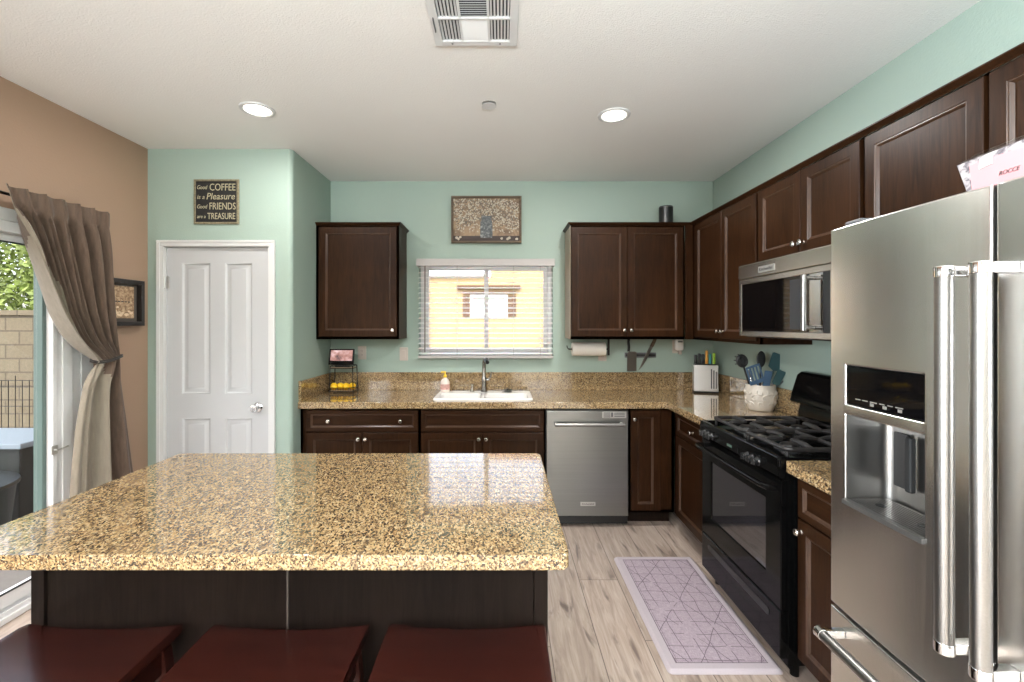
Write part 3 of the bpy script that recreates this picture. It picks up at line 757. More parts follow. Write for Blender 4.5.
MB().box(XR-.021, XR-.001, 1.374, 1.900, CT+.0005, BSZ, .003).build('backsplash', 'granite', ct2)

# sink: rim, two bowls
sk = thing('kitchen_sink', 'white drop-in double-bowl sink set in the granite below the window', 'sink', ((SX0+SX1)/2, (SY0+SY1)/2, CT))
def rr(x0, x1, y0, y1, r, n=6):
    pts = []
    for cx, cy, a0 in ((x1-r, y1-r, 0), (x0+r, y1-r, 90), (x0+r, y0+r, 180), (x1-r, y0+r, 270)):
        for k in range(n+1): a = R(a0+90*k/n); pts.append((cx+r*math.cos(a), cy+r*math.sin(a)))
    return pts
def bridge(mb, loops, cap=False):
    t = bmesh.new(); rows = [[t.verts.new(p) for p in L] for L in loops]; n = len(rows[0])
    for a, b in zip(rows, rows[1:]):
        for i in range(n): t.faces.new((a[i], a[(i+1) % n], b[(i+1) % n], b[i]))
    if cap: t.faces.new(rows[-1])
    bmesh.ops.recalc_face_normals(t, faces=t.faces[:]); return mb.add(t)
OX0, OX1, OY0, OY1 = SX0-.022, SX1+.022, SY0-.022, SY1+.115
rim = MB(); z0 = CT+.0006
XM = -.15; BY1 = SY1-.01
bowls = [(SX0+.012, XM-.015), (XM+.015, SX1-.012)]
# deck pieces
bridge(rim, [[(x, y, z0) for x, y in rr(OX0, OX1, OY0, OY1, .04)], [(x, y, z0+.010) for x, y in rr(OX0+.004, OX1-.004, OY0+.004, OY1-.004, .036)], [(x, y, z0+.013) for x, y in rr(OX0+.012, OX1-.012, OY0+.012, OY1-.012, .03)],
             [(x, y, z0+.009) for x, y in rr(SX0+.012, SX1-.012, SY0+.008, BY1, .03)]])
rim.box(XM-.0145, XM+.0145, SY0+.010, BY1-.002, CT-.05, z0+.0085, .006)
for a, b in bowls:
    bridge(rim, [[(x, y, z0+.009) for x, y in rr(a, b, SY0+.008, BY1, .03)], [(x, y, CT-.16) for x, y in rr(a+.012, b-.012, SY0+.02, BY1-.012, .04)], [(x, y, CT-.178) for x, y in rr(a+.05, b-.05, SY0+.06, BY1-.05, .03)]], cap=True)
rim.build('basin', 'porcelain', sk, smooth=50)
for a, b in bowls:
    MB().lathe([(.0, .002), (.03, .002), (.042, .004), (.044, .001), (.044, 0)], ((a+b)/2, (SY0+BY1)/2, CT-.1775), (0, 0, 1)).build('drain', 'chrome', sk)
DK = CT+.0006+.0125           # deck height
fc = thing('faucet', 'brushed nickel pull-down faucet standing behind the sink', 'faucet', (-.148, 3.745, DK))
fx, fy = -.148, 3.745
MB().lathe([(.028, 0), (.028, .006), (.021, .014), (.020, .09), (.022, .095), (.022, .11), (.016, .13), (.0155, .20)], (fx, fy, DK)).build('column', 'faucet', fc)
MB().tube([(fx, fy, DK+.19), (fx+.001, fy-.004, DK+.235), (fx+.008, fy-.03, DK+.262), (fx+.016, fy-.07, DK+.27), (fx+.024, fy-.115, DK+.268)], [.0155, .016, .017, .018, .019], 14).build('spout', 'faucet', fc)
MB().cyl((fx+.024, fy-.115, DK+.268), (fx+.033, fy-.165, DK+.255), .021, .017, 16, .004).build('spray_head', 'blackplastic', fc)
MB().cyl((fx+.02, fy, DK+.10), (fx+.045, fy, DK+.102), .011, bev=.003).tube([(fx+.04, fy, DK+.102), (fx+.055, fy-.005, DK+.13), (fx+.06, fy-.008, DK+.165)], [.007, .006, .005]).build('lever', 'faucet', fc)
sd = thing('soap_pump', 'small brushed nickel soap pump just left of the faucet', 'soap dispenser', (-.245, 3.745, DK))
MB().lathe([(.019, 0), (.019, .004), (.012, .008), (.011, .045), (.013, .047), (.013, .058), (0, .06)], (-.245, 3.745, DK)).build('pump_body', 'nickel', sd)
MB().tube([(-.245, 3.745, DK+.05), (-.245, 3.730, DK+.064), (-.245, 3.700, DK+.06)], .005).build('nozzle', 'nickel', sd)
st = thing('sink_strainer', 'dark round sink strainer lying on the sink rim right of the faucet', 'strainer', (.045, 3.742, DK))
MB().lathe([(.0, .004), (.028, .004), (.034, .012), (.046, .018), (.048, .016), (.036, .008), (.03, 0), (0, 0)], (.045, 3.742, DK), seg=26).build('strainer_cup', 'faucet', st)
MB().lathe([(.004, 0), (.004, .014), (.009, .018), (.009, .022), (0, .024)], (.045, 3.742, DK+.004), seg=14).build('strainer_knob', 'blackplastic', st)
sb = thing('soap_bottle', 'white soap bottle with a yellow pump on the sink corner', 'bottle', (-.468, 3.742, DK))
sx, sy = -.468, 3.742
MB().lathe([(0, 0), (.032, 0), (.037, .006), (.038, .05), (.036, .085), (.024, .105), (.013, .112), (.013, .118), (0, .118)], (sx, sy, DK), sc=(1, .72)).build('bottle_body', 'soapwhite', sb)
MB().lathe([(.0375, 0), (.0388, .001), (.0392, .03), (.0375, .044)], (sx, sy, DK+.02), sc=(1.01, .735)).build('bottle_label', 'soaplabel', sb)
MB().lathe([(.014, 0), (.0145, .018), (.006, .02), (.005, .04), (0, .04)], (sx, sy, DK+.1185), seg=16).box(sx-.035, sx+.008, sy-.007, sy+.007, DK+.157, DK+.168, .003).build('pump', 'yellow', sb)

# ------------------------------------------------------------------ dishwasher
dwx, dww = .3205, .6135
dw = thing('dishwasher', 'stainless steel dishwasher with a bar handle under the back counter', 'dishwasher', (dwx, BF, 0))
MB().box(dwx+.002, dwx+dww-.002, BF+.03, BF+.58, .02, BH-.002).build('tub', 'blackplastic', dw)
dz0, dz1 = .090, BH-.014
MB().box(dwx+.006, dwx+dww-.006, BF-.006, BF+.029, dz0, dz1, .005, 3).build('door', 'steel_dw', dw)
MB().box(dwx+.004, dwx+dww-.004, BF+.10, BF+.115, .0005, .088, .002).build('toe_panel', 'black', dw)
hz = .770; h = MB()
h.cyl((dwx+.062, BF-.052, hz), (dwx+dww-.045, BF-.052, hz), .0125, seg=18, bev=.003)
for xx in (dwx+.075, dwx+dww-.058): h.cyl((xx, BF-.0065, hz), (xx, BF-.052, hz), .0085, bev=.002); h.lathe([(.013, 0), (.013, .004), (.009, .008)], (xx, BF-.0062, hz), (0, -1, 0))
h.build('handle', 'steel_h', dw)
ba = MB().box(dwx+.255, dwx+.365, BF-.0085, BF-.0062, .165, .194, .001).build('badge', 'badge', dw)
MB().text('KitchenAid', .018, Matrix.Translation((dwx+.31, BF-.0088, .1795)) @ Matrix.Rotation(R(90), 4, 'X'), .088).build('lettering', 'badgeink', ba)
cp = MB().box(dwx+.415, dwx+.592, BF-.0075, BF-.0062, .810, .857, .001).build('control_sticker', 'badge', dw)
mk = MB()
for r_ in range(5): mk.box(dwx+.425, dwx+.475, BF-.0081, BF-.0076, .815+r_*.008, .819+r_*.008)
mk.box(dwx+.48, dwx+.494, BF-.0081, BF-.0076, .818, .851)
for r_ in range(3): mk.box(dwx+.503, dwx+.580, BF-.0081, BF-.0076, .819+r_*.012, .824+r_*.012)
mk.build('lettering', 'greyplastic', cp)

# ------------------------------------------------------------------ range (local: front y=0 at the door face, x 0..0.76 towards the camera)
RX, RY = 1.172, 2.671
rg = thing('gas_range', 'black freestanding gas stove with cast iron grates between the base cabinets', 'stove', (RX, RY, 0), RIGHT)
w = .762; L = dict(local=True)
ZT = .938
b = MB()
b.box(.004, w-.004, .03, .60, .06, .90, .004)
for fx_ in (.04, w-.04):
    for fy_ in (.08, .54): b.cyl((fx_, fy_, 0.0005), (fx_, fy_, .06), .018)
b.box(.02, w-.02, .06, .07, .02, .09)
b.build('body', 'black', rg, **L)
ck = MB()      # cooktop with a raised rounded rim
bridge(ck, [[(x, y, z) for x, y in rr(.0, w, -.012, .615, .012)] for z in (.90, ZT-.008)] + [[(x, y, ZT) for x, y in rr(.006, w-.006, -.006, .61, .012)], [(x, y, ZT) for x, y in rr(.02, w-.02, .012, .60, .012)], [(x, y, ZT-.016) for x, y in rr(.032, w-.032, .03, .585, .03)]], cap=True)
ck.build('cooktop', 'black', rg, **L)
# control panel: slanted
cpn = MB(); cpn.prism([(-.012, .899), (.03, .899), (.03, .846), (.006, .846), (-.010, .858)], 'X', .006, w-.006, .003)
cpn.build('control_panel', 'black', rg, **L)
dp = MB().box(.26, .44, -.0128, -.0112, .868, .892, .0006).build('display', 'blackglass', rg, **L)
MB().box(.325, .375, -.0136, -.0129, .874, .886).build('readout', 'led', dp, **L)
for kx in (.075, .118, .161, .525, .568, .611):
    k = MB().lathe([(.021, 0), (.021, .004), (.0175, .008), (.0165, .024), (.013, .027), (0, .027)], (kx, -.0122, .880), (0, -1, -.08), 20)
    k.box(kx-.0045, kx+.0045, -.047, -.034, .865, .895, .002)
    k.build('burner_knob', 'knobblack', rg, **L)
dr = MB()       # oven door: frame around a recessed window
dr.ring(.006, w-.006, .295, .840, 0, [(0, .03), (0, .004), (.004, 0), (.108, 0), (.114, .004), (.114, .03)])
dr.build('oven_door', 'black', rg, **L)
od = [o for o in COL.objects if o.name.startswith('oven_door')][0]
MB().box(.1195, w-.1195, .006, .02, .4085, .7265, .002).build('window', 'ovenglass', od, **L)
hd = MB()
hd.tube([(.03, -.006, .800), (.035, -.040, .803), (.06, -.050, .805), (w/2, -.056, .805), (w-.06, -.050, .805), (w-.035, -.040, .803), (w-.03, -.006, .800)], .0125, 12)
hd.build('handle', 'black', od, **L)
dd = MB()
dd.panel(.006, w-.006, .09, .288, -.002, [(0, .004), (.004, 0), (.06, 0)], .03)
dd.build('storage_drawer', 'black', rg, **L)
sdw = [o for o in COL.objects if o.name.startswith('storage_drawer')][0]
gp = MB(); gp.prism([(.11+.02*math.cos(R(a)), .238+.017*math.sin(R(a))) for a in range(90, 271, 20)] + [(.66+.02*math.cos(R(a)), .238+.017*math.sin(R(a))) for a in range(-90, 91, 20)], 'Y', -.0046, -.0021, .001)
gp.build('drawer_grip', 'blackplastic', sdw, **L)
# backguard
bg_ = MB()
bg_.prism([(.555, ZT-.002), (.625, ZT-.002), (.625, 1.06), (.60, 1.06), (.575, 1.05), (.56, 1.0)], 'X', .01, w-.01, .004)
bg_.prism([(.515, 1.055), (.520, 1.048), (.625, 1.048), (.625, 1.215), (.61, 1.225), (.580, 1.222), (.558, 1.205), (.524, 1.10)], 'X', -.004, w+.004, .012)
bg_.build('backguard', 'black', rg, **L)


# burners and grates
BUR = [(.20, .16), (.56, .16), (.20, .44), (.56, .44)]
for q, (bx, by) in enumerate(BUR):
    MB().lathe([(.062, 0), (.062, .003), (.05, .007), (.047, .012), (.04, .014), (0, .014)], (bx, by, ZT-.0155), seg=28).build('burner_base', 'greyplastic', rg, **L)
    MB().lathe([(.036, 0), (.039, .003), (.037, .009), (.03, .012), (0, .013)], (bx, by, ZT-.0014), seg=28).build('burner_cap', 'iron', rg, **L)
zg = ZT+.022
for (gx0, gx1) in ((.045, w/2-.006), (w/2+.006, w-.045)):
    g = MB(); gy0, gy1 = .05, .545; rb = .0105
    cx = (gx0+gx1)/2
    g.tube([(x, y, zg) for x, y in rr(gx0, gx1, gy0, gy1, .03, 4)], rb, 8, True)
    g.tube([(gx0, .30, zg), (gx1, .30, zg)], rb, 8)
    for by in (.16, .44):
        ya, yb_ = (gy0, .30) if by < .3 else (.30, gy1)
        for (ex, ey) in ((gx0, by), (gx1, by), (cx, ya), (cx, yb_)):
            dx, dy = cx-ex, by-ey; ln = math.hypot(dx, dy); ux, uy = dx/ln, dy/ln
            st_ = ln-.028
            g.tube([(ex, ey, zg), (ex+ux*st_*.35, ey+uy*st_*.35, zg+.008), (ex+ux*st_*.75, ey+uy*st_*.75, zg+.010), (ex+ux*st_, ey+uy*st_, zg+.006)], [rb, rb*1.25, rb*1.15, rb*.9], 8)
    for (px_, py_) in ((gx0+.01, gy0+.01), (gx1-.01, gy0+.01), (gx0+.01, gy1-.01), (gx1-.01, gy1-.01), (gx0, .30), (gx1, .30)):
        g.cyl((px_, py_, ZT-.0145), (px_, py_, zg), .007, .006, 10)
    g.build('grate', 'iron', rg, **L)

# ------------------------------------------------------------------ microwave (local front y=0 at x=XR-.435)
MX = XR-.437
mw = thing('microwave', 'stainless over-the-range microwave mounted under the short cabinet', 'microwave', (MX, 2.686, 1.424), RIGHT)
w = .777; h = .415
MB().box(.002, w-.002, .032, .434, .006, h-.002, .003).build('case', 'fridgeside', mw, **L)
MB().box(.01, w-.01, .04, .42, .0005, .0055).build('underside_vent', 'blackplastic', mw, **L)
hdr = MB().box(0, w, -.004, .031, .335, h, .006, 3).build('top_strip', 'steel_mw', mw, **L)
ba = MB().box(.215, .360, -.0085, -.0042, .352, .386, .003).build('badge', 'badge', mw, **L)
MB().text('KitchenAid', .024, Matrix.Translation((.2875, -.0088, .369)) @ Matrix.Rotation(R(90), 4, 'X'), .118).build('lettering', 'badgeink', ba, **L)
dm = MB()
dm.ring(0, w-.004, .008, .333, 0, [(0, .03), (0, .002), (.003, 0), (.024, 0), (.028, .003), (.028, .03)])
dm.build('door_frame', 'steel_mw', mw, **L)
MB().box(.0285, .450, .004, .02, .0365, .3045).build('door_glass', 'blackglass', mw, **L)
MB().box(.4508, .610, .0035, .02, .0365, .3045, .001).build('control_panel', 'blackglass', mw, **L)
MB().box(.6108, .700, .0030, .02, .0365, .3045, .001).build('handle_backplate', 'mirrorsteel', mw, **L)
MB().box(.7008, w-.0325, .0035, .02, .0365, .3045, .001).build('end_strip', 'blackplastic', mw, **L)
hm = MB().cyl((.640, -.042, .045), (.640, -.042, .298), .0115, seg=18, bev=.003)
for zz in (.06, .283): hm.cyl((.640, .0029, zz), (.640, -.042, zz), .009, bev=.002)
hm.build('handle', 'steel_h', mw, **L)
kb = MB().box(.470, .582, .0029, .0033, .050, .290, .0002)
for r_ in range(8):
    for c_ in range(3): kb.box(.475+c_*.040, .498+c_*.040, .0028, .0034, .060+r_*.028, .066+r_*.028, .0002)
kb.build('keypad', 'darkkeys', mw, **L)

# ------------------------------------------------------------------ refrigerator
FX, FY = .9745, 1.362
fg = thing('refrigerator', 'stainless french-door refrigerator with water dispenser at the right', 'refrigerator', (FX, FY, 0), RIGHT)
w = .912
fcs = MB().box(.004, w-.004, .145, .835, .03, 1.765, .004)
for a_, b_, c_, d_ in ((.004, .058, .03, 1.765), (.316, w-.004, .03, 1.765), (.058, .316, .03, .985), (.058, .316, 1.252, 1.765)): fcs.box(a_, b_, .075, .1449, c_, d_)
fcs.build('case', 'fridgeside', fg, **L)
MB().box(.01, w-.01, .09, .10, .0005, .0295).build('base_grille', 'blackplastic', fg, **L)
for a_ in (.03, w-.08):
    for b_ in (.15, .76): MB().box(a_, a_+.05, b_, b_+.05, .0005, .0295, .004).build('foot', 'blackplastic', fg, **L)
ZS = .668
# dispenser openings in local x: 0.064..0.308, panel z 1.272..1.383, recess z .995..1.243
dx0, dx1 = .065, .309
G = .449
ld = MB()
zl0, zl1 = ZS+.007, 1.780
yF, yBk = 0.0, .068
def cells(mb, xs, zs, holes, y0_, y1_, bow=.008):
    """a slab cut into cells so that the rectangular openings are real holes"""
    xs = sorted(set(xs) | {round(xs[0]+(xs[-1]-xs[0])*k/24, 5) for k in range(1, 24) if min(abs(xs[0]+(xs[-1]-xs[0])*k/24-q) for q in xs) > .008})
    skip = {(i, j) for i in range(len(xs)-1) for j in range(len(zs)-1) for hx_ in holes if hx_[0] < (xs[i]+xs[i+1])/2 < hx_[1] and hx_[2] < (zs[j]+zs[j+1])/2 < hx_[3]}
    t = bmesh.new(); vt = {}
    def V(i, j, y):
        k = (i, j, y)
        if k not in vt: vt[k] = t.verts.new((xs[i], y, zs[j]))
        return vt[k]
    nx, nz = len(xs)-1, len(zs)-1
    solid = lambda i, j: 0 <= i < nx and 0 <= j < nz and (i, j) not in skip
    for i in range(nx):
        for j in range(nz):
            if not solid(i, j): continue
            for y in (y0_, y1_): t.faces.new((V(i, j, y), V(i+1, j, y), V(i+1, j+1, y), V(i, j+1, y)))
            if not solid(i-1, j): t.faces.new((V(i, j, y0_), V(i, j, y1_), V(i, j+1, y1_), V(i, j+1, y0_)))
            if not solid(i+1, j): t.faces.new((V(i+1, j, y0_), V(i+1, j, y1_), V(i+1, j+1, y1_), V(i+1, j+1, y0_)))
            if not solid(i, j-1): t.faces.new((V(i, j, y0_), V(i+1, j, y0_), V(i+1, j, y1_), V(i, j, y1_)))
            if not solid(i, j+1): t.faces.new((V(i, j+1, y0_), V(i+1, j+1, y0_), V(i+1, j+1, y1_), V(i, j+1, y1_)))
    bmesh.ops.recalc_face_normals(t, faces=t.faces[:])
    es = [e for e in t.edges if len(e.link_faces) == 2 and e.calc_face_angle() > 1 and min(v.co.y for v in e.verts) < y0_+1e-5 and all(abs(v.co.y-y0_) < 1e-5 for v in e.verts)]
    bmesh.ops.bevel(t, geom=es, offset=.005, segments=3, affect='EDGES', profile=.5)
    xc_ = (xs[0]+xs[-1])/2; hw_ = (xs[-1]-xs[0])/2
    for v in t.verts: v.co.y += bow*((v.co.x-xc_)/hw_)**2*max(0, 1-(v.co.y-y0_)/(y1_-y0_))
    return mb.add(t)
cells(ld, [0, dx0, dx1, G], [zl0, .995, 1.243, 1.272, 1.383, zl1], [(dx0, dx1, .995, 1.243), (dx0, dx1, 1.272, 1.383)], yF, yBk)
LD = ld.build('left_door', 'steel', fg, **L)
rd = MB(); cells(rd, [G+.008, w], [zl0, zl1], [], yF, yBk); RD = rd.build('right_door', 'steel', fg, **L)
fz = MB(); cells(fz, [0, w], [.085, ZS-.006], [], yF, yBk); FZ = fz.build('freezer_drawer', 'steel', fg, **L)
gk = MB()
for a_, b_, c_, d_ in ((.006, .058, .09, 1.77), (.316, w-.006, .09, 1.77), (.058, .316, .09, .985), (.058, .316, 1.252, 1.77)): gk.box(a_, b_, .0685, .0745, c_, d_)
gk.build('gasket', 'rubber', fg, **L)
MB().box(dx0+.003, dx1-.003, .006, .014, 1.275, 1.380, .002).build('dispenser_display', 'blackglass', LD, **L)
dl = MB()
for i, (a_, b_) in enumerate(((.10, .118), (.124, .142), (.15, .172), (.18, .196), (.205, .22), (.228, .25))): dl.box(a_, b_, .0052, .0058, 1.291, 1.2935)
for a_ in (.15, .19, .235): dl.box(a_, a_+.012, .0052, .0058, 1.281, 1.289)
dl.build('display_markings', 'badge', LD, **L)
# recess liner: side walls, curved back, ceiling
rc = MB(); RDp = .130
t = bmesh.new(); pf = [(dx0+.0005, .006)]; pf += [(dx0+.0005, RDp-.03)] + [(dx0+.03-.03*math.cos(R(a)), RDp-.03+.03*math.sin(R(a))) for a in range(10, 91, 10)]
pf += [(dx1-.03+.03*math.sin(R(a)), RDp-.03+.03*math.cos(R(a))) for a in range(0, 91, 10)] + [(dx1-.0005, .006)]
lo = [t.verts.new((x, y, .9955)) for x, y in pf]; hi_ = [t.verts.new((x, y, 1.2425)) for x, y in pf]
for i in range(len(pf)-1): t.faces.new((lo[i], lo[i+1], hi_[i+1], hi_[i]))
t.faces.new(hi_); t.faces.new(lo[::-1]); rc.add(t)
rc.build('dispenser_recess', 'recess', LD, **L)
tryb = MB(); tryb.box(dx0+.002, dx1-.002, .001, RDp-.006, .996, 1.004, .001)
tryb.box(dx0-.002, dx1+.002, -.006, .003, .990, 1.003, .002)
tryb.build('drip_tray', 'darksteel', LD, **L)
gt = MB()
for i in range(11): gt.box(dx0+.012, dx1-.012, .012+i*.0095, .0165+i*.0095, 1.0045, 1.0062)
gt.build('drip_grille', 'recess', LD, **L)
MB().lathe([(0, 0), (.012, 0), (.012, .0012), (0, .0012)], (.125, .055, 1.0063), seg=16).build('drain_hole', 'blackplastic', LD, **L)
MB().lathe([(0, 0), (.012, 0), (.012, .0012), (0, .0012)], (.250, .055, 1.0063), seg=16).build('drain_hole', 'blackplastic', LD, **L)
pd = MB().box(.088, .136, RDp-.010, RDp-.002, 1.050, 1.200, .003).build('dispenser_panel', 'blackplastic', LD, **L)
MB().box(.139, .160, RDp-.026, RDp-.008, 1.050, 1.198, .006, 3).build('dispenser_paddle', 'rubber', LD, **L)
# handles
def handle(parent, pa, pb, r, so, dirn):
    m_ = MB().cyl(pa, pb, r, seg=24); bar = m_.build('handle', 'steel_h', parent, **L)
    va, vb = Vector(pa), Vector(pb); d_ = (vb-va).normalized()
    for p, sgn in ((va, -1), (vb, 1)):
        e = MB()
        e.cyl(p-d_*sgn*.004, p+d_*sgn*.020, r*1.1, seg=24, bev=.003)
        c = p+d_*sgn*.008
        if dirn == 'Z': e.box(c.x-r*.75, c.x+r*.75, c.y, so, c.z-.011, c.z+.011, .003)
        else: e.box(c.x-.011, c.x+.011, c.y, so, c.z-r*.75, c.z+r*.75, .003)
        e.build('handle_bracket', 'chrome', bar, **L)
handle(LD, (G-.030, -.058, .84), (G-.030, -.058, 1.60), .016, .0055, 'Z')
handle(RD, (G+.042, -.058, .84), (G+.042, -.058, 1.60), .016, .0050, 'Z')
handle(FZ, (.062, -.058, .612), (w-.062, -.058, .612), .015, .0055, 'X')
for xx in (.04, w-.10): MB().box(xx, xx+.06, .02, .12, 1.7805, 1.795, .004).build('hinge_cover', 'greyplastic', fg, **L)

# bag on the fridge: local to the right wall again
bgx = thing('gift_bag', 'clear floral bag with a pink card lying on top of the fridge', 'bag', (FX+.015, .978, 1.7815), RIGHT)
MB().prism([(-.036, .072), (-.012, 0), (.28, 0), (.29, .085), (.13, .080)], 'Y', .02, .135, .006).build('pouch', 'bagprint', bgx, **L)
MB().prism([(.004, .002), (-.002, .060), (.08, .061), (.27, .063), (.265, .002)], 'Y', .0165, .0195).build('pink_card', 'pinkcard', bgx, **L)
MB().text('ROCCE', .012, Matrix.Translation((.076, .0160, .022)) @ Matrix.Rotation(R(90), 4, 'X'), .038, .0004, .3).build('lettering', 'badgeink', bgx, **L)
MB().prism([(.020, .044), (.022, .064), (.046, .065), (.045, .048), (.032, .046)], 'Y', .0140, .0160).build('tag', 'white', bgx, **L)
MB().prism([(-.030, .0745), (.01, .082), (.28, .094), (.285, .0875), (.13, .0825)], 'Y', .022, .130, .002).build('film_fold', 'film', bgx, **L)

# ------------------------------------------------------------------ island
IX0, IX1, IY0, IY1 = -1.4215, .168, 1.1227, 2.010
it = thing('island_countertop', 'large speckled gold granite slab on the kitchen island', 'countertop', ((IX0+IX1)/2, (IY0+IY1)/2, CT-.04))
ib = MB(); c_ = .022
bridge(ib, [[(x, y, CT-.040) for x, y in rr(IX0+.006, IX1-.006, IY0+.006, IY1-.006, c_)], [(x, y, CT-.0385) for x, y in rr(IX0+.002, IX1-.002, IY0+.002, IY1-.002, c_)], [(x, y, CT-.034) for x, y in rr(IX0, IX1, IY0, IY1, c_)],
            [(x, y, CT-.004) for x, y in rr(IX0, IX1, IY0, IY1, c_)], [(x, y, CT-.001) for x, y in rr(IX0+.001, IX1-.001, IY0+.001, IY1-.001, c_)], [(x, y, CT) for x, y in rr(IX0+.004, IX1-.004, IY0+.004, IY1-.004, c_)]], cap=True)
ib.build('slab', 'granite', it, smooth=30)
BX0, BX1, BY0, BY1_ = -1.376, .134, 1.332, 1.985
isl = thing('kitchen_island', 'dark wood kitchen island base behind the bar stools', 'kitchen island', ((BX0+BX1)/2, (BY0+BY1_)/2, 0))
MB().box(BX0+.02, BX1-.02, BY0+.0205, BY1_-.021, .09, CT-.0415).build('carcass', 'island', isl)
MB().box(BX0+.04, BX1-.04, BY0+.012, BY1_-.08, .0005, .0895).build('toe_kick', 'cabdark', isl)
xm = -.629
for a_, b_ in ((BX0+.041, xm-.0025), (xm+.0025, BX1-.041)):
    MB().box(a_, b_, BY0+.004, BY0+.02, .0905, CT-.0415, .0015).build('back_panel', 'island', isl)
MB().box(xm-.0022, xm+.0022, BY0+.0005, BY0+.0155, .0905, CT-.0415, .001).build('seam_strip', 'seam', isl)
for a_, b_ in ((BX0, BX0+.04), (BX1-.04, BX1)):
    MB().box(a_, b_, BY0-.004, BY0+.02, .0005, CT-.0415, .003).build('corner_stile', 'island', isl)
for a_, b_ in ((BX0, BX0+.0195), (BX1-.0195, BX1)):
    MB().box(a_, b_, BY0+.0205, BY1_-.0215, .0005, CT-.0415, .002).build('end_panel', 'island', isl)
for i in range(4):
    xa = BX1-.02-(i+1)*.3675+.004
    MB().box(xa, xa+.3595, BY1_-.020, BY1_-.0015, .11, CT-.055, .003).build('door', 'cab', isl)

# ------------------------------------------------------------------ stools
sl_ = thing('bar_stool', 'leftmost mahogany saddle bar stool tucked under the island, by the patio door', 'stool', (-1.14, 1.145, 0), group='bar stools at the island')
sw, sdp, sz = .222, .165, .645
def seat_fn(top):
    def f(u, v):
        x = (u*2-1)*sw; y = (v*2-1)*sdp
        dip = -.014*(1-(x/sw)**2)
        edge = -.006*max(0, (abs(v*2-1)-.8)/.2)**2
        return Vector((x, y, sz+dip+edge if top else sz-.032+dip))
    return f
sm_ = MB()
t = bmesh.new(); nu, nv = 24, 12
Vt = [[t.verts.new(seat_fn(True)(i/nu, j/nv)) for j in range(nv+1)] for i in range(nu+1)]
Vb = [[t.verts.new(seat_fn(False)(i/nu, j/nv)) for j in range(nv+1)] for i in range(nu+1)]
for i in range(nu):
    for j in range(nv):
        t.faces.new((Vt[i][j], Vt[i+1][j], Vt[i+1][j+1], Vt[i][j+1])); t.faces.new((Vb[i][j], Vb[i][j+1], Vb[i+1][j+1], Vb[i+1][j]))
for i in range(nu):
    for j in (0, nv): t.faces.new((Vt[i][j], Vt[i+1][j], Vb[i+1][j], Vb[i][j]))
for j in range(nv):
    for i in (0, nu): t.faces.new((Vt[i][j], Vt[i][j+1], Vb[i][j+1], Vb[i][j]))
bmesh.ops.recalc_face_normals(t, faces=t.faces[:])
es = [e for e in t.edges if len(e.link_faces) == 2 and e.calc_face_angle() > 1]
bmesh.ops.bevel(t, geom=es, offset=.004, segments=2, affect='EDGES', profile=.5)
sm_.add(t); sm_.build('seat', 'stool', sl_, local=True)
lt = lambda z: 1-(z/.60)          # splay: 0 at the top
def legx(z): return sw-.035+.035*lt(z)
def legy(z): return sdp-.035+.035*lt(z)
for sx_ in (-1, 1):
    for sy_ in (-1, 1):
        lg = MB(); t = bmesh.new(); hw = .017
        rows = [[t.verts.new((sx_*legx(z)+dx*hw, sy_*legy(z)+dy*hw, z)) for dx, dy in ((-1, -1), (1, -1), (1, 1), (-1, 1))] for z in (.0005, .595)]
        for k in range(4): t.faces.new((rows[0][k], rows[0][(k+1) % 4], rows[1][(k+1) % 4], rows[1][k]))
        t.faces.new(rows[0][::-1]); t.faces.new(rows[1]); bmesh.ops.recalc_face_normals(t, faces=t.faces[:])
        bmesh.ops.bevel(t, geom=t.edges[:], offset=.003, segments=2, affect='EDGES', profile=.5)
        lg.add(t).build('leg', 'stoolleg', sl_, local=True)
for s_ in (-1, 1):
    lx, ly = legx(.55), legy(.55)
    MB().box(-lx+.018, lx-.018, s_*ly-.009, s_*ly+.009, .530, .592, .002).build('apron', 'stoolleg', sl_, local=True)
    MB().box(s_*lx-.009, s_*lx+.009, -ly+.018, ly-.018, .530, .606, .002).build('apron', 'stoolleg', sl_, local=True)
    lx, ly = legx(.20), legy(.20)
    MB().box(-lx+.018, lx-.018, s_*ly-.008, s_*ly+.008, .185, .215, .003).build('stretcher', 'stoolleg', sl_, local=True)
    lx, ly = legx(.30), legy(.30)
    MB().box(s_*lx-.008, s_*lx+.008, -ly+.018, ly-.018, .285, .315, .003).build('stretcher', 'stoolleg', sl_, local=True)
dup(sl_, (-.602, 1.143, 0), 'middle one of the three mahogany saddle bar stools at the island')
dup(sl_, (-.100, 1.146, 0), 'rightmost mahogany saddle bar stool, at the island end nearest the floor mat')

# ------------------------------------------------------------------ floor mat
mt = thing('floor_mat', 'greyish lilac cushioned kitchen mat with a crackle line pattern before the stove', 'mat', (.963, 2.43, 0))
fm = MB(); hx, hy = .250, .485
bridge(fm, [[(.963+x, 2.43+y, z) for x, y in rr(-hx-i, hx+i, -hy-i, hy+i, .022+i)] for i, z in ((0, .0008), (.0, .004), (-.012, .014), (-.02, .016))], cap=True)
fm.build('mat_body', 'mat', mt)

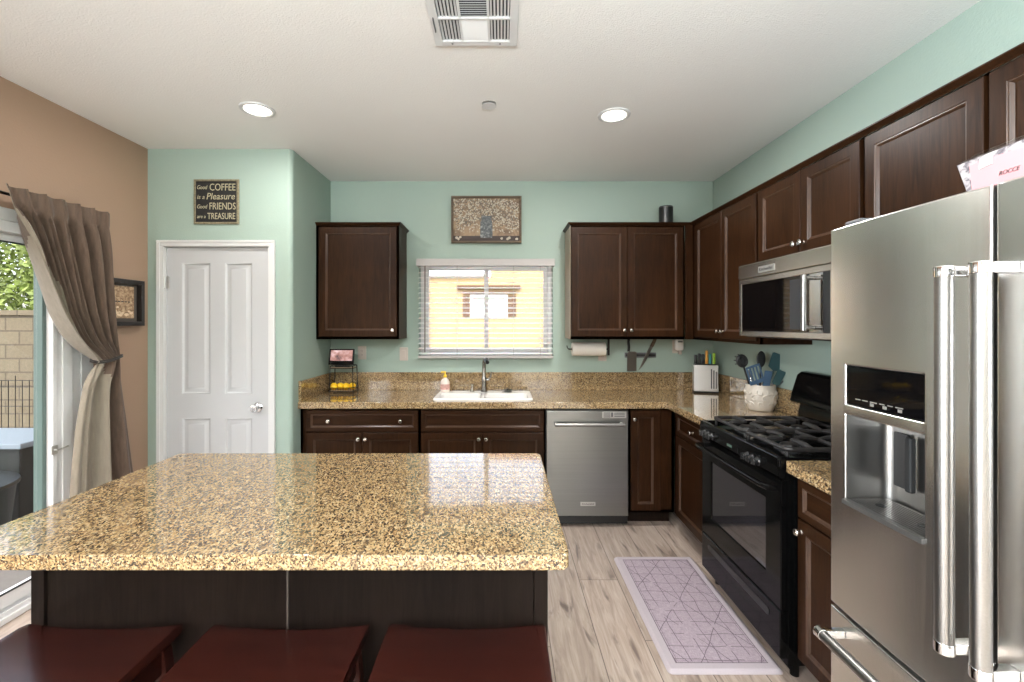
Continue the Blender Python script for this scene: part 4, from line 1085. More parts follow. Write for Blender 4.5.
# ------------------------------------------------------------------ blind
BLX0, BLX1 = -.730, .450
bl = thing('window_blind', 'white horizontal slat blind hanging over the kitchen window', 'blind', ((BLX0+BLX1)/2, D-.04, 1.20))
MB().box(BLX0, BLX1, D-.082, D-.074, 1.996, 2.056, .002).box(BLX0, BLX0+.008, D-.0735, D-.002, 1.996, 2.056, .002).box(BLX1-.008, BLX1, D-.0735, D-.002, 1.996, 2.056, .002).box(BLX0+.0085, BLX1-.0085, D-.0735, D-.012, 2.012, 2.046, .002).build('valance', 'valance', bl)
slt = MB(); ns = 18
for i in range(ns):
    z = 1.248+i*(1.984-1.248)/(ns-1)
    slt.box(BLX0+.015, BLX1-.015, D-.066, D-.016, z-.0019, z+.0019, .001, 1, rot=Matrix.Rotation(R(9), 3, 'X'))
slt.build('slats', 'blind', bl)
MB().box(BLX0+.013, BLX1-.013, D-.068, D-.014, 1.206, 1.228, .004).build('bottom_rail', 'valance', bl)
cd = MB()
for xx in (-.615, -.385, .10, .33):
    for yy in (D-.069, D-.0125): cd.cyl((xx, yy, 1.23), (xx, yy, 2.01), .0011, seg=6)
    cd.cyl((xx, D-.0695, 1.19), (xx, D-.0695, 1.21), .004, seg=8)
cd.build('ladder_cords', 'valance', bl)
MB().cyl((-.655, D-.090, 1.26), (-.655, D-.086, 1.994), .0045, seg=8).build('tilt_wand', 'framewood', bl)
MB().cyl((.352, D-.0885, 1.84), (.352, D-.0885, 1.994), .0014, seg=6).lathe([(0, 0), (.006, .004), (.005, .02), (.002, .028), (0, .028)], (.352, D-.0885, 1.815), seg=10).build('pull_cord', 'blind', bl)

# ------------------------------------------------------------------ ceiling fixtures
def can(name, x, y, label, power):
    r = thing(name, label, 'ceiling light', (x, y, ZC), group='recessed ceiling lights')
    MB().lathe([(.070, -.0005), (.096, -.0005), (.094, -.006), (.080, -.010), (.071, -.006), (.070, -.0005)], (x, y, ZC), seg=40).build('trim_ring', 'white', r)
    MB().lathe([(0, -.004), (.069, -.004), (.069, -.001), (0, -.001)], (x, y, ZC), seg=40).build('lens', 'lens', r)
    a = area('recessed_lamp', (x, y, ZC-.014), (0, 0, 0), .13, .13, power, (1, .985, .96), 'DISK')
    return r
CL = ['round recessed ceiling light on the pantry side', 'round recessed ceiling light on the stove side', None, None, None, None]
for (x, y), l, p in zip(CAN_SPOTS, CL, CAN_POWER):
    can('recessed_light', x, y, l or 'round recessed ceiling light behind the camera', p)
sp = thing('fire_sprinkler', 'small white sprinkler cover on the ceiling between the two lights', 'sprinkler', (-.073, 2.56, ZC))
MB().lathe([(.040, -.0005), (.040, -.004), (.034, -.005), (.034, -.0006)], (-.073, 2.56, ZC), seg=28).build('escutcheon', 'badge', sp)
MB().lathe([(0, -.012), (.039, -.012), (.041, -.014), (.041, -.016), (0, -.017)], (-.073, 2.56, ZC), seg=28).cyl((-.073, 2.56, ZC-.012), (-.073, 2.56, ZC-.005), .02).build('cover_plate', 'white', sp)
VX0, VX1, VY0, VY1 = -.292, .066, 1.655, 2.012
vt_ = thing('air_vent', 'white ceiling air vent with six louvred panels', 'vent', ((VX0+VX1)/2, (VY0+VY1)/2, ZC))
vf = MB(); zf = ZC-.012
xs = [VX0, VX0+.034, VX0+.116, VX0+.126, VX0+.232, VX0+.242, VX1-.034, VX1]; ys = [VY0, VY0+.034, (VY0+VY1)/2-.006, (VY0+VY1)/2+.006, VY1-.034, VY1]
for a_, b_ in ((xs[0], xs[1]), (xs[6], xs[7])): vf.box(a_, b_, ys[0], ys[5], zf, ZC-.0005, .002)
for a_, b_ in ((ys[0], ys[1]), (ys[2], ys[3]), (ys[4], ys[5])): vf.box(xs[1], xs[6], a_, b_, zf, ZC-.0005, .002)
for a_, b_ in ((xs[2], xs[3]), (xs[4], xs[5])):
    for q in ((ys[1], ys[2]), (ys[3], ys[4])): vf.box(a_, b_, q[0], q[1], zf+.001, ZC-.0006)
vf.build('frame', 'white', vt_)
MB().box(xs[1], xs[6], ys[1], ys[4], ZC-.0019, ZC-.0006).build('duct', 'blackplastic', vt_)
for ci, (a_, b_) in enumerate(((xs[1], xs[2]), (xs[3], xs[4]), (xs[5], xs[6]))):
    for ri, (c0, c1) in enumerate(((ys[1], ys[2]), (ys[3], ys[4]))):
        lv = MB()
        if ci == 1:
            n = 11
            for k in range(n):
                yy = c0+(k+.5)*(c1-c0)/n; lv.box(a_, b_, yy-.0052, yy+.0052, ZC-.0075, ZC-.0065, rot=Matrix.Rotation(R(-38 if ri else 32), 3, 'X'))
        else:
            n = 6
            for k in range(n):
                xx = a_+(k+.5)*(b_-a_)/n; lv.box(xx-.0042, xx+.0042, c0, c1, ZC-.0075, ZC-.0065, rot=Matrix.Rotation(R(-35 if ci == 0 else 35), 3, 'Y'))
        lv.build('louvre', 'white', vt_)
sc_ = MB()
for xx in (VX0+.075, VX1-.075): sc_.lathe([(0, -.0022), (.004, -.0015), (.005, 0), (0, 0)], (xx, VY1-.017, zf), seg=10)
sc_.build('screw', 'greyplastic', vt_)
MB().box(VX0+.013, VX0+.017, VY1-.19, VY1-.11, zf-.012, zf-.0005, .001).build('lever', 'greyplastic', vt_)

# ------------------------------------------------------------------ wall art
SGX, SGZ = -2.018, 2.364; sw2, sh2 = .159, .158
sg = thing('wall_sign', 'black square tin sign with cream coffee lettering above the pantry door', 'sign', (SGX, PY, SGZ-sh2))
MB().box(SGX-sw2+.006, SGX+sw2-.006, PY-.010, PY-.0008, SGZ-sh2+.006, SGZ+sh2-.006).build('board', 'chalk', sg)
MB().ring(SGX-sw2, SGX+sw2, SGZ-sh2, SGZ+sh2, PY-.014, [(0, .013), (0, .003), (.003, 0), (.012, 0), (.015, .004), (.015, .013)]).build('rim', 'tinrim', sg)
tx = MB()
def st(body, size, x, z, wid, sh=0): tx.text(body, size, Matrix.Translation((SGX+x, PY-.0108, SGZ+z)) @ Matrix.Rotation(R(90), 4, 'X'), wid, .0006, sh)
st('Good', .040, -.098, .100, .072, .25); st('COFFEE', .070, .045, .100, .182)
st('is a', .044, -.108, .032, .052, .2); st('Pleasure', .066, .032, .036, .200, .2)
st('Good', .040, -.098, -.036, .072, .25); st('FRIENDS', .070, .045, -.034, .184)
st('are a', .036, -.105, -.106, .060, .2); st('TREASURE', .064, .036, -.104, .196)
tx.build('lettering', 'textcream', sg)

AX0, AX1, AZ0, AZ1 = -.437, .168, 2.200, 2.603
art = thing('wall_picture', 'wood framed picture of white blossoms in a glass jar above the window', 'picture', ((AX0+AX1)/2, D, AZ0))
MB().ring(AX0, AX1, AZ0, AZ1, D-.045, [(0, .044), (0, .002), (.002, 0), (.014, 0), (.016, .002), (.016, .044)]).build('frame', 'framewood', art)
ap = MB().box(AX0+.0165, AX1-.0165, D-.020, D-.002, AZ0+.0165, AZ1-.0165).build('print', 'barnboard', art)
rnd = random.Random(3)
def blob(mb, x, y, z, r, n=7, sq=1.0):
    t = bmesh.new(); a0 = rnd.random()*6
    ps = [(x+math.cos(a0+2*math.pi*k/n)*r*(.6+.5*rnd.random()), z+math.sin(a0+2*math.pi*k/n)*r*sq*(.6+.5*rnd.random())) for k in range(n)]
    t.faces.new([t.verts.new((px, y, pz)) for px, pz in ps]); bmesh.ops.triangulate(t, faces=t.faces[:]); mb.add(t)
br = MB(); cxa, cza = -.135, AZ0+.20
for k in range(60):
    a_ = rnd.uniform(-.15, math.pi+.15); l_ = rnd.uniform(.08, .25)
    x1_, z1_ = cxa+math.cos(a_)*l_*1.05, cza+abs(math.sin(a_))*l_*.72+rnd.uniform(-.05, .0)
    x1_ = min(max(x1_, AX0+.03), AX1-.03); z1_ = min(z1_, AZ1-.03)
    br.tube([(cxa+rnd.uniform(-.02, .02), D-.0206, cza), ((cxa+x1_)/2+rnd.uniform(-.02, .02), D-.0206, (cza+z1_)/2+.02), (x1_, D-.0206, z1_)], .0011, 5)
br.build('twigs', 'petaldark', ap)
lf = MB(); pt = MB()
for k in range(1700):
    a_ = rnd.uniform(-.45, math.pi+.45); l_ = math.sqrt(rnd.uniform(.02, 1))*.34
    x_, z_ = cxa-.02+math.cos(a_)*l_*.98, cza+.0+math.sin(a_)*l_*.72
    if k % 4 == 3: x_ = rnd.uniform(AX0, AX1); z_ = rnd.uniform(AZ0+.09, AZ1)
    if not (AX0+.022 < x_ < AX1-.022 and AZ0+.09 < z_ < AZ1-.022): continue
    if k % 2 == 0: blob(lf, x_, D-.0212-.0001*(k % 11), z_, rnd.uniform(.004, .009))
    else: blob(pt, x_, D-.0222-.0001*(k % 7), z_, rnd.uniform(.0035, .0085))
MB().box(AX0+.017, AX1-.017, D-.0216, D-.0202, AZ0+.0170, AZ0+.062).build('ledge', 'ledgeprint', ap)
for (x_, z_) in ((AX0+.06, AZ0+.035), (AX0+.075, AZ0+.05), (AX0+.045, AZ0+.045), (AX1-.12, AZ0+.035), (AX1-.105, AZ0+.045), (AX1-.17, AZ0+.04), (AX1-.04, AZ0+.035)): blob(pt, x_, D-.0232, z_, .014)
lf.build('shadow_petals', 'petaldark', ap); pt.build('blossoms', 'petal', ap)
jr = MB(); jz = AZ0+.045; jx = cxa
jr.prism([(jx-.048, jz), (jx+.048, jz), (jx+.054, jz+.02), (jx+.052, jz+.135), (jx+.040, jz+.158), (jx+.044, jz+.190), (jx-.044, jz+.190), (jx-.040, jz+.158), (jx-.052, jz+.135), (jx-.054, jz+.02)], 'Y', D-.0245, D-.0238)
jr.build('jar', 'jarprint', ap)

# shadow box on the left wall (rotated: front looks to +X; local x runs away from the camera)
sbx = thing('shadow_box', 'dark framed stone picture on the tan wall, half behind the curtain', 'picture', (XL+.0008, 2.805, 1.488), R(90))
# local: front -Y -> world +X ; local x -> world +Y
MB().ring(0, .330, 0, .306, -.050, [(0, .049), (0, .002), (.002, 0), (.026, 0), (.028, .003), (.028, .049)]).build('frame', 'darkframe', sbx, local=True)
MB().box(.0285, .3015, -.016, -.002, .0285, .2775).build('mat_board', 'matboard', sbx, local=True)
sp_ = MB().box(.055, .275, -.0185, -.0165, .05, .262).build('print', 'stoneprint', sbx, local=True)
pb = MB()
for k in range(26):
    x_ = rnd.uniform(.065, .265); z_ = rnd.choice((rnd.uniform(.06, .09), rnd.uniform(.06, .14))); blob(pb, x_, -.0192-.0001*(k % 7), z_, rnd.uniform(.010, .022), 8, .6)
pb.build('pebbles', 'pebble', sp_, local=True)
ib_ = MB()
for k in range(5): ib_.box(.12+k*.026, .138+k*.026, -.0196, -.0187, .155, .162)
ib_.build('printed_line', 'darkframe', sp_, local=True)

# ------------------------------------------------------------------ curtain, rod
CXW = XL+.096
CR = CXW-.018
rod = thing('curtain_rod', 'dark metal curtain rod over the patio door', 'curtain rod', (CXW, 1.45, 2.13))
MB().cyl((CR, .02, 2.140), (CR, 2.775, 2.140), .008, seg=14, bev=.002).build('rod', 'wire', rod)
for yy in (.02, 2.775):
    s_ = -1 if yy < 1 else 1
    MB().lathe([(.008, 0), (.012, .002), (.013, .008), (.011, .014), (0, .017)], (CR, yy, 2.140), (0, s_, 0), 16).build('finial', 'wire', rod)
for yy in (.10, 2.150): MB().tube([(XL+.001, yy, 2.140), (CR-.012, yy, 2.128), (CR, yy, 2.1305)], .005).lathe([(.02, 0), (.02, .003), (.012, .006), (0, .006)], (XL+.0008, yy, 2.140), (1, 0, 0), 16).build('bracket', 'wire', rod)
TAB = [(2.178, 2.188, 2.800), (2.10, 2.214, 2.800), (2.00, 2.256, 2.803), (1.92, 2.284, 2.806), (1.75, 2.350, 2.812), (1.575, 2.425, 2.820), (1.46, 2.500, 2.826), (1.38, 2.570, 2.836), (1.315, 2.642, 2.848), (1.285, 2.678, 2.853), (1.255, 2.672, 2.858),
       (1.15, 2.612, 2.880), (1.03, 2.583, 2.902), (.90, 2.560, 2.927), (.70, 2.538, 2.960), (.52, 2.525, 2.990), (.04, 2.515, 3.03)]
def tab(z, c):
    for a_, b_ in zip(TAB, TAB[1:]):
        if a_[0] >= z >= b_[0]:
            f = (a_[0]-z)/(a_[0]-b_[0]); return a_[c]*(1-f)+b_[c]*f
    return TAB[0][c] if z > TAB[0][0] else TAB[-1][c]
def smooth(a, b, x): x = min(1, max(0, (x-a)/(b-a))); return x*x*(3-2*x)
def cur(u, v):
    z = 2.178-v*(2.178-.04)
    yl, yr = tab(z, 1), tab(z, 2); wd = yr-yl
    tiew = math.exp(-((z-1.275)/.10)**2)
    above = smooth(1.20, 1.34, z)
    amp = (.020+.014*smooth(2.15, 1.9, z))*(1-.45*tiew)
    # folds: six above the tie, the lower skirt opens into three soft ones
    ph = 2*math.pi*(6.5*u+.15)
    hi_ = (1+.35*math.sin(9*u+1))*math.sin(ph+.9*math.sin(4*u+2*z))+.35*math.sin(2*ph+.8)+.25*math.sin(3.1*ph+3*z)*smooth(1.4, 2.1, z)
    lo_ = 1.0*math.sin(2*math.pi*(2.6*u**1.2)+.4)+.35*math.sin(2*math.pi*6.5*u)
    x = CXW+amp*(hi_*above+lo_*(1-above))
    x += .045*tiew*(1-(2*u-1)**2)
    x += .035*math.exp(-(u/.10)**2)*smooth(2.12, 1.85, z)*above      # leading edge rolls outward
    y = yl+wd*(u+.018*math.sin(ph+1.2)*above)
    pk = smooth(2.04, 2.10, z); x = x*(1-pk)+pk*(CXW+.004+.009*(1+math.sin(ph+.5*math.sin(3*u*math.pi)))*(1 if z < 2.16 else .8)+.004*math.sin(2.3*ph+1))
    zz = z+.004*math.sin(ph*1)*(1 if v < .02 else 0)
    if above > .5: zz += -.02*(1-u)*math.exp(-((z-1.45)/.2)**2)
    return Vector((x, y, zz))
def is_lining(u, v):
    z = 2.178-v*(2.178-.04)
    if z > 1.275: return u < .02+.26*smooth(2.15, 1.45, z)
    return u < .30+.40*smooth(1.27, 1.10, z)
ct_ = thing('curtain', 'brown blackout curtain tied back beside the patio door', 'curtain', (CXW, 2.65, .04))
NU, NV = 150, 120
MB().grid(cur, NU, NV, .002, lambda u, v: not is_lining(u, v)).build('curtain_panel', 'curtain', ct_, smooth=80)
MB().grid(cur, NU, NV, .002, is_lining).build('lining', 'lining', ct_, smooth=80)
def tie_pt(a):
    y = 2.765+.095*math.cos(a); x = CXW+.014+.052*math.sin(a); return Vector((x, y, 1.284+.006*math.sin(2*a)+.010*math.cos(a)))
MB().tube([tie_pt(2*math.pi*k/36) for k in range(36)], .0045, 8, True).tube([tie_pt(2*math.pi*k/36)+Vector((0, 0, .010)) for k in range(36)], .004, 8, True).build('tieback', 'tie', ct_)

# ------------------------------------------------------------------ things on the back counter
bxk, byk = -1.322, 3.80
bs_ = thing('wire_basket_stand', 'dark two-tier wire stand with wooden trays in the left counter corner', 'basket', (bxk, byk, CT))
hw_, hd_ = .103, .072
mbk = MB()
for zz in (.018, .046): mbk.tube([(bxk+x, byk+y, CT+zz) for x, y in rr(-hw_, hw_, -hd_, hd_, .03, 5)], .0034, 6, True)
for zz in (.205, .225): mbk.tube([(bxk+x, byk+y, CT+zz) for x, y in rr(-hw_*.93, hw_*.93, -hd_*.93, hd_*.93, .03, 5)], .0034, 6, True)
for sx_ in (-1, 1):
    for sy_ in (-1, 1): mbk.cyl((bxk+sx_*(hw_-.004), byk+sy_*(hd_-.012), CT+.0008), (bxk+sx_*(hw_*.93-.004), byk+sy_*(hd_*.93-.012), CT+.226), .0042, seg=8)
for k in range(9):
    x_ = -hw_+.02+k*(2*hw_-.04)/8; mbk.tube([(bxk+x_, byk-hd_, CT+.046), (bxk+x_, byk-hd_, CT+.018)], .0012, 5); mbk.tube([(bxk+x_, byk+hd_, CT+.046), (bxk+x_, byk+hd_, CT+.018)], .0012, 5)
mbk.build('wire_frame', 'wire', bs_)
MB().prism([(bxk+x, byk+y) for x, y in rr(-hw_+.004, hw_-.004, -hd_+.004, hd_-.004, .028)], 'Z', CT+.012, CT+.022).build('lower_tray', 'baskettray', bs_)
MB().prism([(bxk+x, byk+y) for x, y in rr(-hw_*.93+.004, hw_*.93-.004, -hd_*.93+.004, hd_*.93-.004, .026)], 'Z', CT+.202, CT+.210).build('upper_tray', 'baskettray', bs_)
names = ['leftmost of the four lemons in the wire stand', 'second lemon from the left in the wire stand', 'third lemon from the left in the wire stand', 'rightmost of the four lemons in the wire stand']
for k in range(4):
    lm = MB().lathe([(0, -.037), (.004, -.036), (.009, -.032), (.019, -.025), (.027, -.012), (.029, 0), (.027, .012), (.019, .025), (.009, .032), (.004, .036), (0, .037)], (bxk-.074+k*.050, byk-.02+.012*(k % 2), CT+.0525), (.3*math.sin(k*2), 1, .25*math.cos(k*3)), 20)
    tag(lm.build('lemon', 'lemon'), names[k], 'lemon', 'lemons in the wire stand')
sd_ = thing('smart_display', 'black smart display with a lit picture on the wire stand', 'smart display', (bxk, byk, CT+.211))
dzb = CT+.2105
MB().prism([(byk-.035, dzb+.004), (byk-.03, dzb), (byk+.04, dzb), (byk+.045, dzb+.01), (byk+.02, dzb+.09), (byk-.01, dzb+.09)], 'X', bxk-.06, bxk+.06, .006).build('speaker_base', 'blackplastic', sd_)
tl = Matrix.Rotation(R(-14), 3, 'X'); cxs, cys, czs = bxk-.004, byk-.035, dzb+.088
db = MB().box(cxs-.104, cxs+.104, cys-.006, cys+.006, czs-.066, czs+.066, .005, 3, rot=tl).build('screen_bezel', 'blackglass', sd_)
nv_ = tl @ Vector((0, -1, 0)); uv_ = tl @ Vector((0, 0, 1)); sc0 = Vector((cxs, cys, czs))+nv_*.0066+uv_*.010
MB().box(sc0.x-.090, sc0.x+.090, sc0.y-.0004, sc0.y+.0004, sc0.z-.044, sc0.z+.044, rot=tl).build('screen', 'screen', db)

def plate(name, label, cat, x, z, kind, y=D):
    r = thing(name, label, cat, (x, y, z-.058))
    MB().box(x-.036, x+.036, y-.0075, y-.0006, z-.058, z+.058, .003).build('cover_plate', 'plate', r)
    if kind == 'switch': MB().box(x-.0165, x+.0165, y-.0115, y-.0076, z-.033, z+.033, .002).build('rocker', 'plate', r)
    else:
        f = MB().box(x-.0165, x+.0165, y-.0095, y-.0076, z-.033, z+.033, .001).build('receptacle', 'plate', r)
        s_ = MB()
        for dz_ in (-.018, .016):
            for dx_ in (-.006, .006): s_.box(x+dx_-.0012, x+dx_+.0012, y-.0099, y-.0096, z+dz_-.004, z+dz_+.004)
        s_.build('slots', 'blackplastic', f)
    return r
plate('wall_outlet', 'white wall outlet beside the smart display', 'outlet', -1.215, 1.250, 'outlet')
plate('light_switch', 'white rocker switch plate between the left cabinet and the window', 'switch', -.853, 1.240, 'switch')
plate('wall_outlet', 'white wall outlet behind the paper towel roll', 'outlet', .872, 1.236, 'outlet')
plate('wall_outlet', 'white wall outlet holding the plug-in freshener', 'outlet', 1.515, 1.305, 'outlet')
af = thing('plug_in_freshener', 'white plug-in air freshener in the outlet near the knife block', 'air freshener', (1.525, D-.01, 1.29))
MB().box(1.490, 1.560, D-.062, D-.0102, 1.270, 1.372, .018, 4).build('warmer', 'porcelain', af)
MB().lathe([(0, 0), (.013, .002), (.016, .012), (.013, .028), (.009, .033), (0, .033)], (1.535, D-.034, 1.2365), seg=18).build('oil_bottle', 'plate', af)
MB().box(1.505, 1.545, D-.0635, D-.0622, 1.342, 1.354, .0004).build('vent_slot', 'greyplastic', af)

# paper towel holder and roll
ph_ = thing('paper_towel_holder', 'dark under-cabinet paper towel bar right of the window', 'paper towel holder', (.73, 3.85, 1.24))
pz, py_ = 1.288, 3.845
MB().cyl((.560, py_, pz), (.905, py_, pz), .006, seg=12, bev=.001).build('bar', 'wire', ph_)
MB().box(.893, .907, py_-.014, py_+.014, 1.235, UZ0-.0006, .003).build('arm', 'wire', ph_)
MB().tube([(.563, py_, pz), (.552, py_, pz+.012), (.548, py_, pz+.030)], .004).build('hook', 'wire', ph_)
rl = MB(); rl.lathe([(.0205, 0), (.055, 0), (.0565, .002), (.0565, .276), (.055, .278), (.0205, .278), (.0205, 0)], (.592, py_, pz), (1, 0, 0), 40)
tw = thing('paper_towel_roll', 'white paper towel roll hanging under the right wall cabinet', 'paper towel', (.73, py_, pz-.057))
rl.build('roll', 'papertowel', tw)
MB().lathe([(.0185, 0), (.0202, 0), (.0202, .278), (.0185, .278), (.0185, 0)], (.592, py_, pz), (1, 0, 0), 24).build('core', 'baskettray', tw)

# magnetic knife bar, cleaver, carving knife
kb_ = thing('magnetic_knife_bar', 'dark magnetic knife bar on the wall under the right cabinet', 'knife rack', (1.2, D, 1.21))
MB().box(1.065, 1.335, D-.018, D-.0008, 1.209, 1.252, .003).build('bar', 'greyplastic', kb_)
MB().box(1.070, 1.330, D-.0186, D-.0181, 1.223, 1.238, .0002).build('magnet_strip', 'blackplastic', kb_)
M['blade'] = plain('knife_blade_steel', (120, 112, 104), .3, .9)
cl_ = thing('cleaver', 'wide-bladed cleaver hanging on the magnetic knife bar', 'knife', (1.12, D-.02, 1.09))
MB().prism([(1.082, 1.092), (1.164, 1.094), (1.164, 1.255), (1.150, 1.262), (1.098, 1.262), (1.084, 1.245)], 'Y', D-.0215, D-.0190, .0006).build('blade', 'blade', cl_)
MB().prism([(1.084, 1.2625), (1.104, 1.2625), (1.107, 1.30), (1.103, 1.345), (1.108, 1.380), (1.086, 1.382), (1.082, 1.34), (1.086, 1.30)], 'Y', D-.030, D-.0115, .004).build('handle', 'blackplastic', cl_)
kn = thing('carving_knife', 'long curved carving knife slanting across the magnetic knife bar', 'knife', (1.25, D-.02, 1.10))
MB().prism([(1.180, 1.098), (1.215, 1.135), (1.250, 1.19), (1.285, 1.262), (1.306, 1.300), (1.280, 1.308), (1.255, 1.265), (1.225, 1.20), (1.200, 1.14)], 'Y', D-.0215, D-.0190, .0006).build('blade', 'blade', kn)
MB().prism([(1.280, 1.3085), (1.306, 1.3005), (1.322, 1.330), (1.340, 1.375), (1.318, 1.384), (1.300, 1.35)], 'Y', D-.030, D-.0115, .004).build('handle', 'framewood', kn)

# knife block with knives
kx_, ky_ = 1.688, 3.780
kbk = thing('knife_block', 'polished steel knife block in the far counter corner', 'knife block', (kx_, ky_, CT), R(-14))
MB().box(-.095, .095, -.045, .045, .0008, .014, .003).build('base', 'blackplastic', kbk, local=True)
kbm = MB(); kbm.box(-.093, .093, -.043, .043, .0145, .232, .004, 3); kbm.build('shell', 'blocksteel', kbk, local=True)
MB().box(-.088, .088, -.038, .038, .2325, .238, .001).build('top_slots', 'blackplastic', kbk, local=True)
kk = MB()
for i in range(3): kk.box(.035+i*.018, .045+i*.018, -.0445, -.0434, .04, .20-.01*i, .0005)
kk.build('scissor_slots', 'greyplastic', kbk, local=True)
KN = [(-.075, 'blackplastic', .075, .012, 'leftmost black-handled knife in the steel knife block'), (-.047, 'blackplastic', .086, .012, 'second black-handled knife from the left in the steel knife block'), (-.018, 'blackplastic', .082, .014, 'third black-handled knife from the left in the steel knife block'),
      (.010, 'orange', .112, .010, 'orange-handled knife in the steel knife block'), (.036, 'teal', .085, .009, 'teal-handled knife in the steel knife block'), (.066, 'lime', .092, .011, 'lime green-handled knife in the steel knife block')]
ca, sa = math.cos(R(-14)), math.sin(R(-14))
for x_, mname, hh, hw2, lab in KN:
    o = thing('kitchen_knife', lab, 'knife', (kx_+ca*x_, ky_+sa*x_, CT+.2385), R(-14), 'knives in the steel block')
    MB().prism([(-hw2, .001), (hw2, .001), (hw2*1.05, hh*.3), (hw2*.8, hh*.6), (hw2*1.1, hh*.9), (hw2*.7, hh), (-hw2*.7, hh), (-hw2, hh*.85), (-hw2*.85, hh*.5)], 'Y', -.009, .009, .004).build('handle', mname, o, local=True)
    MB().box(-hw2*.7, hw2*.7, -.0015, .0015, -.004, .0005).build('bolster', 'blade', o, local=True)

# crock with utensils
ux_, uy_ = 1.716, 3.02
ckr = thing('utensil_crock', 'cream swirl-textured ceramic crock full of cooking utensils', 'crock', (ux_, uy_, CT))
cr_ = MB()
prof = [(0, .0008), (.070, .0008), (.073, .004), (.078, .02), (.091, .065), (.095, .10), (.091, .14), (.087, .158), (.089, .166), (.087, .171), (.081, .170), (.080, .16), (.086, .12), (.082, .07), (.067, .02), (0, .015)]
cr_.lathe(prof, (ux_, uy_, CT), seg=44)
cr_.build('pot', 'ceramic', ckr, smooth=60)
# raised swirls on the belly
swl = MB()
def belly(zz):
    for a_, b_ in zip(prof[1:9], prof[2:10]):
        if a_[1] <= zz <= b_[1]: return a_[0]+(b_[0]-a_[0])*(zz-a_[1])/(b_[1]-a_[1])
    return .09
for i in range(9):
    th0 = 2*math.pi*i/9
    for j, (zc_, rr_) in enumerate(((.045, .020), (.085, .024), (.125, .020))):
        pts = []
        for k in range(13):
            f = k/12; a_ = f*4.6+j*1.3; r_ = rr_*(1-.75*f)
            zz = zc_+r_*math.sin(a_); th = th0+.35*(j % 2)+r_*math.cos(a_)/.1*1.2
            rb = belly(zz)+.0004; pts.append((ux_+rb*math.cos(th), uy_+rb*math.sin(th), CT+zz))
        swl.tube(pts, [.0046]*9+[.004, .0034, .0026, .0016], 6)
swl.build('swirl_relief', 'ceramic', ckr, smooth=60)
def utensil(name, label, base, tip, headfn, hmat, hr=.0055):
    """base: point inside the crock, tip: where the head begins"""
    b_ = Vector((ux_, uy_, CT))+Vector(base); t_ = Vector((ux_, uy_, CT))+Vector(tip)
    o = thing(name, label, 'utensil', b_, 0, None)
    MB().cyl(b_, t_, hr, hr*.85, 10, .002).build('handle', hmat, o)
    dr_ = (t_-b_).normalized(); side = Vector((1, 0, 0)); side = (side-dr_*side.dot(dr_)).normalized(); nrm = side.cross(dr_)
    MX_ = Matrix(((side.x, nrm.x, dr_.x, t_.x), (side.y, nrm.y, dr_.y, t_.y), (side.z, nrm.z, dr_.z, t_.z), (0, 0, 0, 1)))
    mb_ = MB(); mb_.X = MX_; hm_ = headfn(mb_); mb_.build('head', hm_, o)
    return o
def h_spatula(mat, wd=.038, ln=.085, slots=True):
    def f(m_):
        m_.prism([(-.008, -.004), (.008, -.004), (wd*.85, .012), (wd, ln), (wd*.8, ln+.006), (-wd*.8, ln+.006), (-wd, ln), (-wd*.85, .012)], 'Y', -.0022, .0022, .001)
        return mat
    return f
def h_slotted(mat, wd=.036, ln=.09):
    def f(m_):
        m_.box(-wd, wd, -.002, .002, -.003, .022, .001); m_.box(-wd, wd, -.002, .002, ln-.014, ln, .001)
        for i in range(5):
            x_ = -wd+.005+i*(2*wd-.01)/4; m_.box(x_-.005, x_+.005, -.002, .002, .022, ln-.014, .0006)
        return mat
    return f
def h_spoon(mat, wd=.030, ln=.075):
    def f(m_): m_.sphere((0, 0, ln*.48), 1, (wd, .008, ln*.52), 20, 12); return mat
    return f
def h_round(mat):
    def f(m_):
        m_.tube([(.030*math.cos(2*math.pi*k/20), 0, .03+.030*math.sin(2*math.pi*k/20)) for k in range(20)], .006, 8, True); m_.sphere((0, 0, .03), 1, (.016, .006, .016))
        for k in range(8): m_.cyl((.016*math.cos(k*.785), 0, .03+.016*math.sin(k*.785)), (.03*math.cos(k*.785), 0, .03+.03*math.sin(k*.785)), .003)
        return mat
    return f
def h_prong(mat):
    def f(m_):
        m_.tube([(.030*math.cos(2*math.pi*k/20), 0, .034+.036*math.sin(2*math.pi*k/20)) for k in range(20)], .010, 8, True); m_.sphere((0, .002, .03), 1, (.024, .005, .030))
        for i in range(7): a = R(-20+i*36.7); m_.cyl((.032*math.cos(a), -.004, .034+.036*math.sin(a)), (.040*math.cos(a), -.026, .036+.044*math.sin(a)), .0045, .003, seg=8)
        return mat
    return f
utensil('pasta_server', 'black pasta server with a toothed ring head leaning far left in the crock', (-.03, .02, .05), (-.098, .03, .290), h_prong('dknylon'), 'dknylon', .007)
utensil('slotted_turner', 'blue slotted turner leaning left at the front of the crock', (.0, -.03, .05), (-.050, -.052, .185), h_slotted('bluenylon', .047, .125), 'bluenylon', .008)
utensil('serving_spoon', 'black serving spoon standing upright in the middle of the crock', (-.01, .0, .05), (.010, .015, .285), h_spoon('dknylon', .030, .105), 'dknylon', .007)
utensil('tongs', 'blue-grey tongs head in the middle of the crock', (.0, -.03, .05), (.012, -.042, .165), h_slotted('bluenylon', .024, .10), 'nickel', .006)
utensil('turner', 'large dark teal turner at the top right of the crock', (.0, .0, .05), (.082, -.01, .265), h_spatula('tealnylon', .052, .105), 'tealnylon', .007)
utensil('silicone_spoon', 'green silicone spoon leaning right in the crock', (.02, -.01, .05), (.098, -.02, .185), h_spoon('greennylon', .032, .11), 'beech', .007)
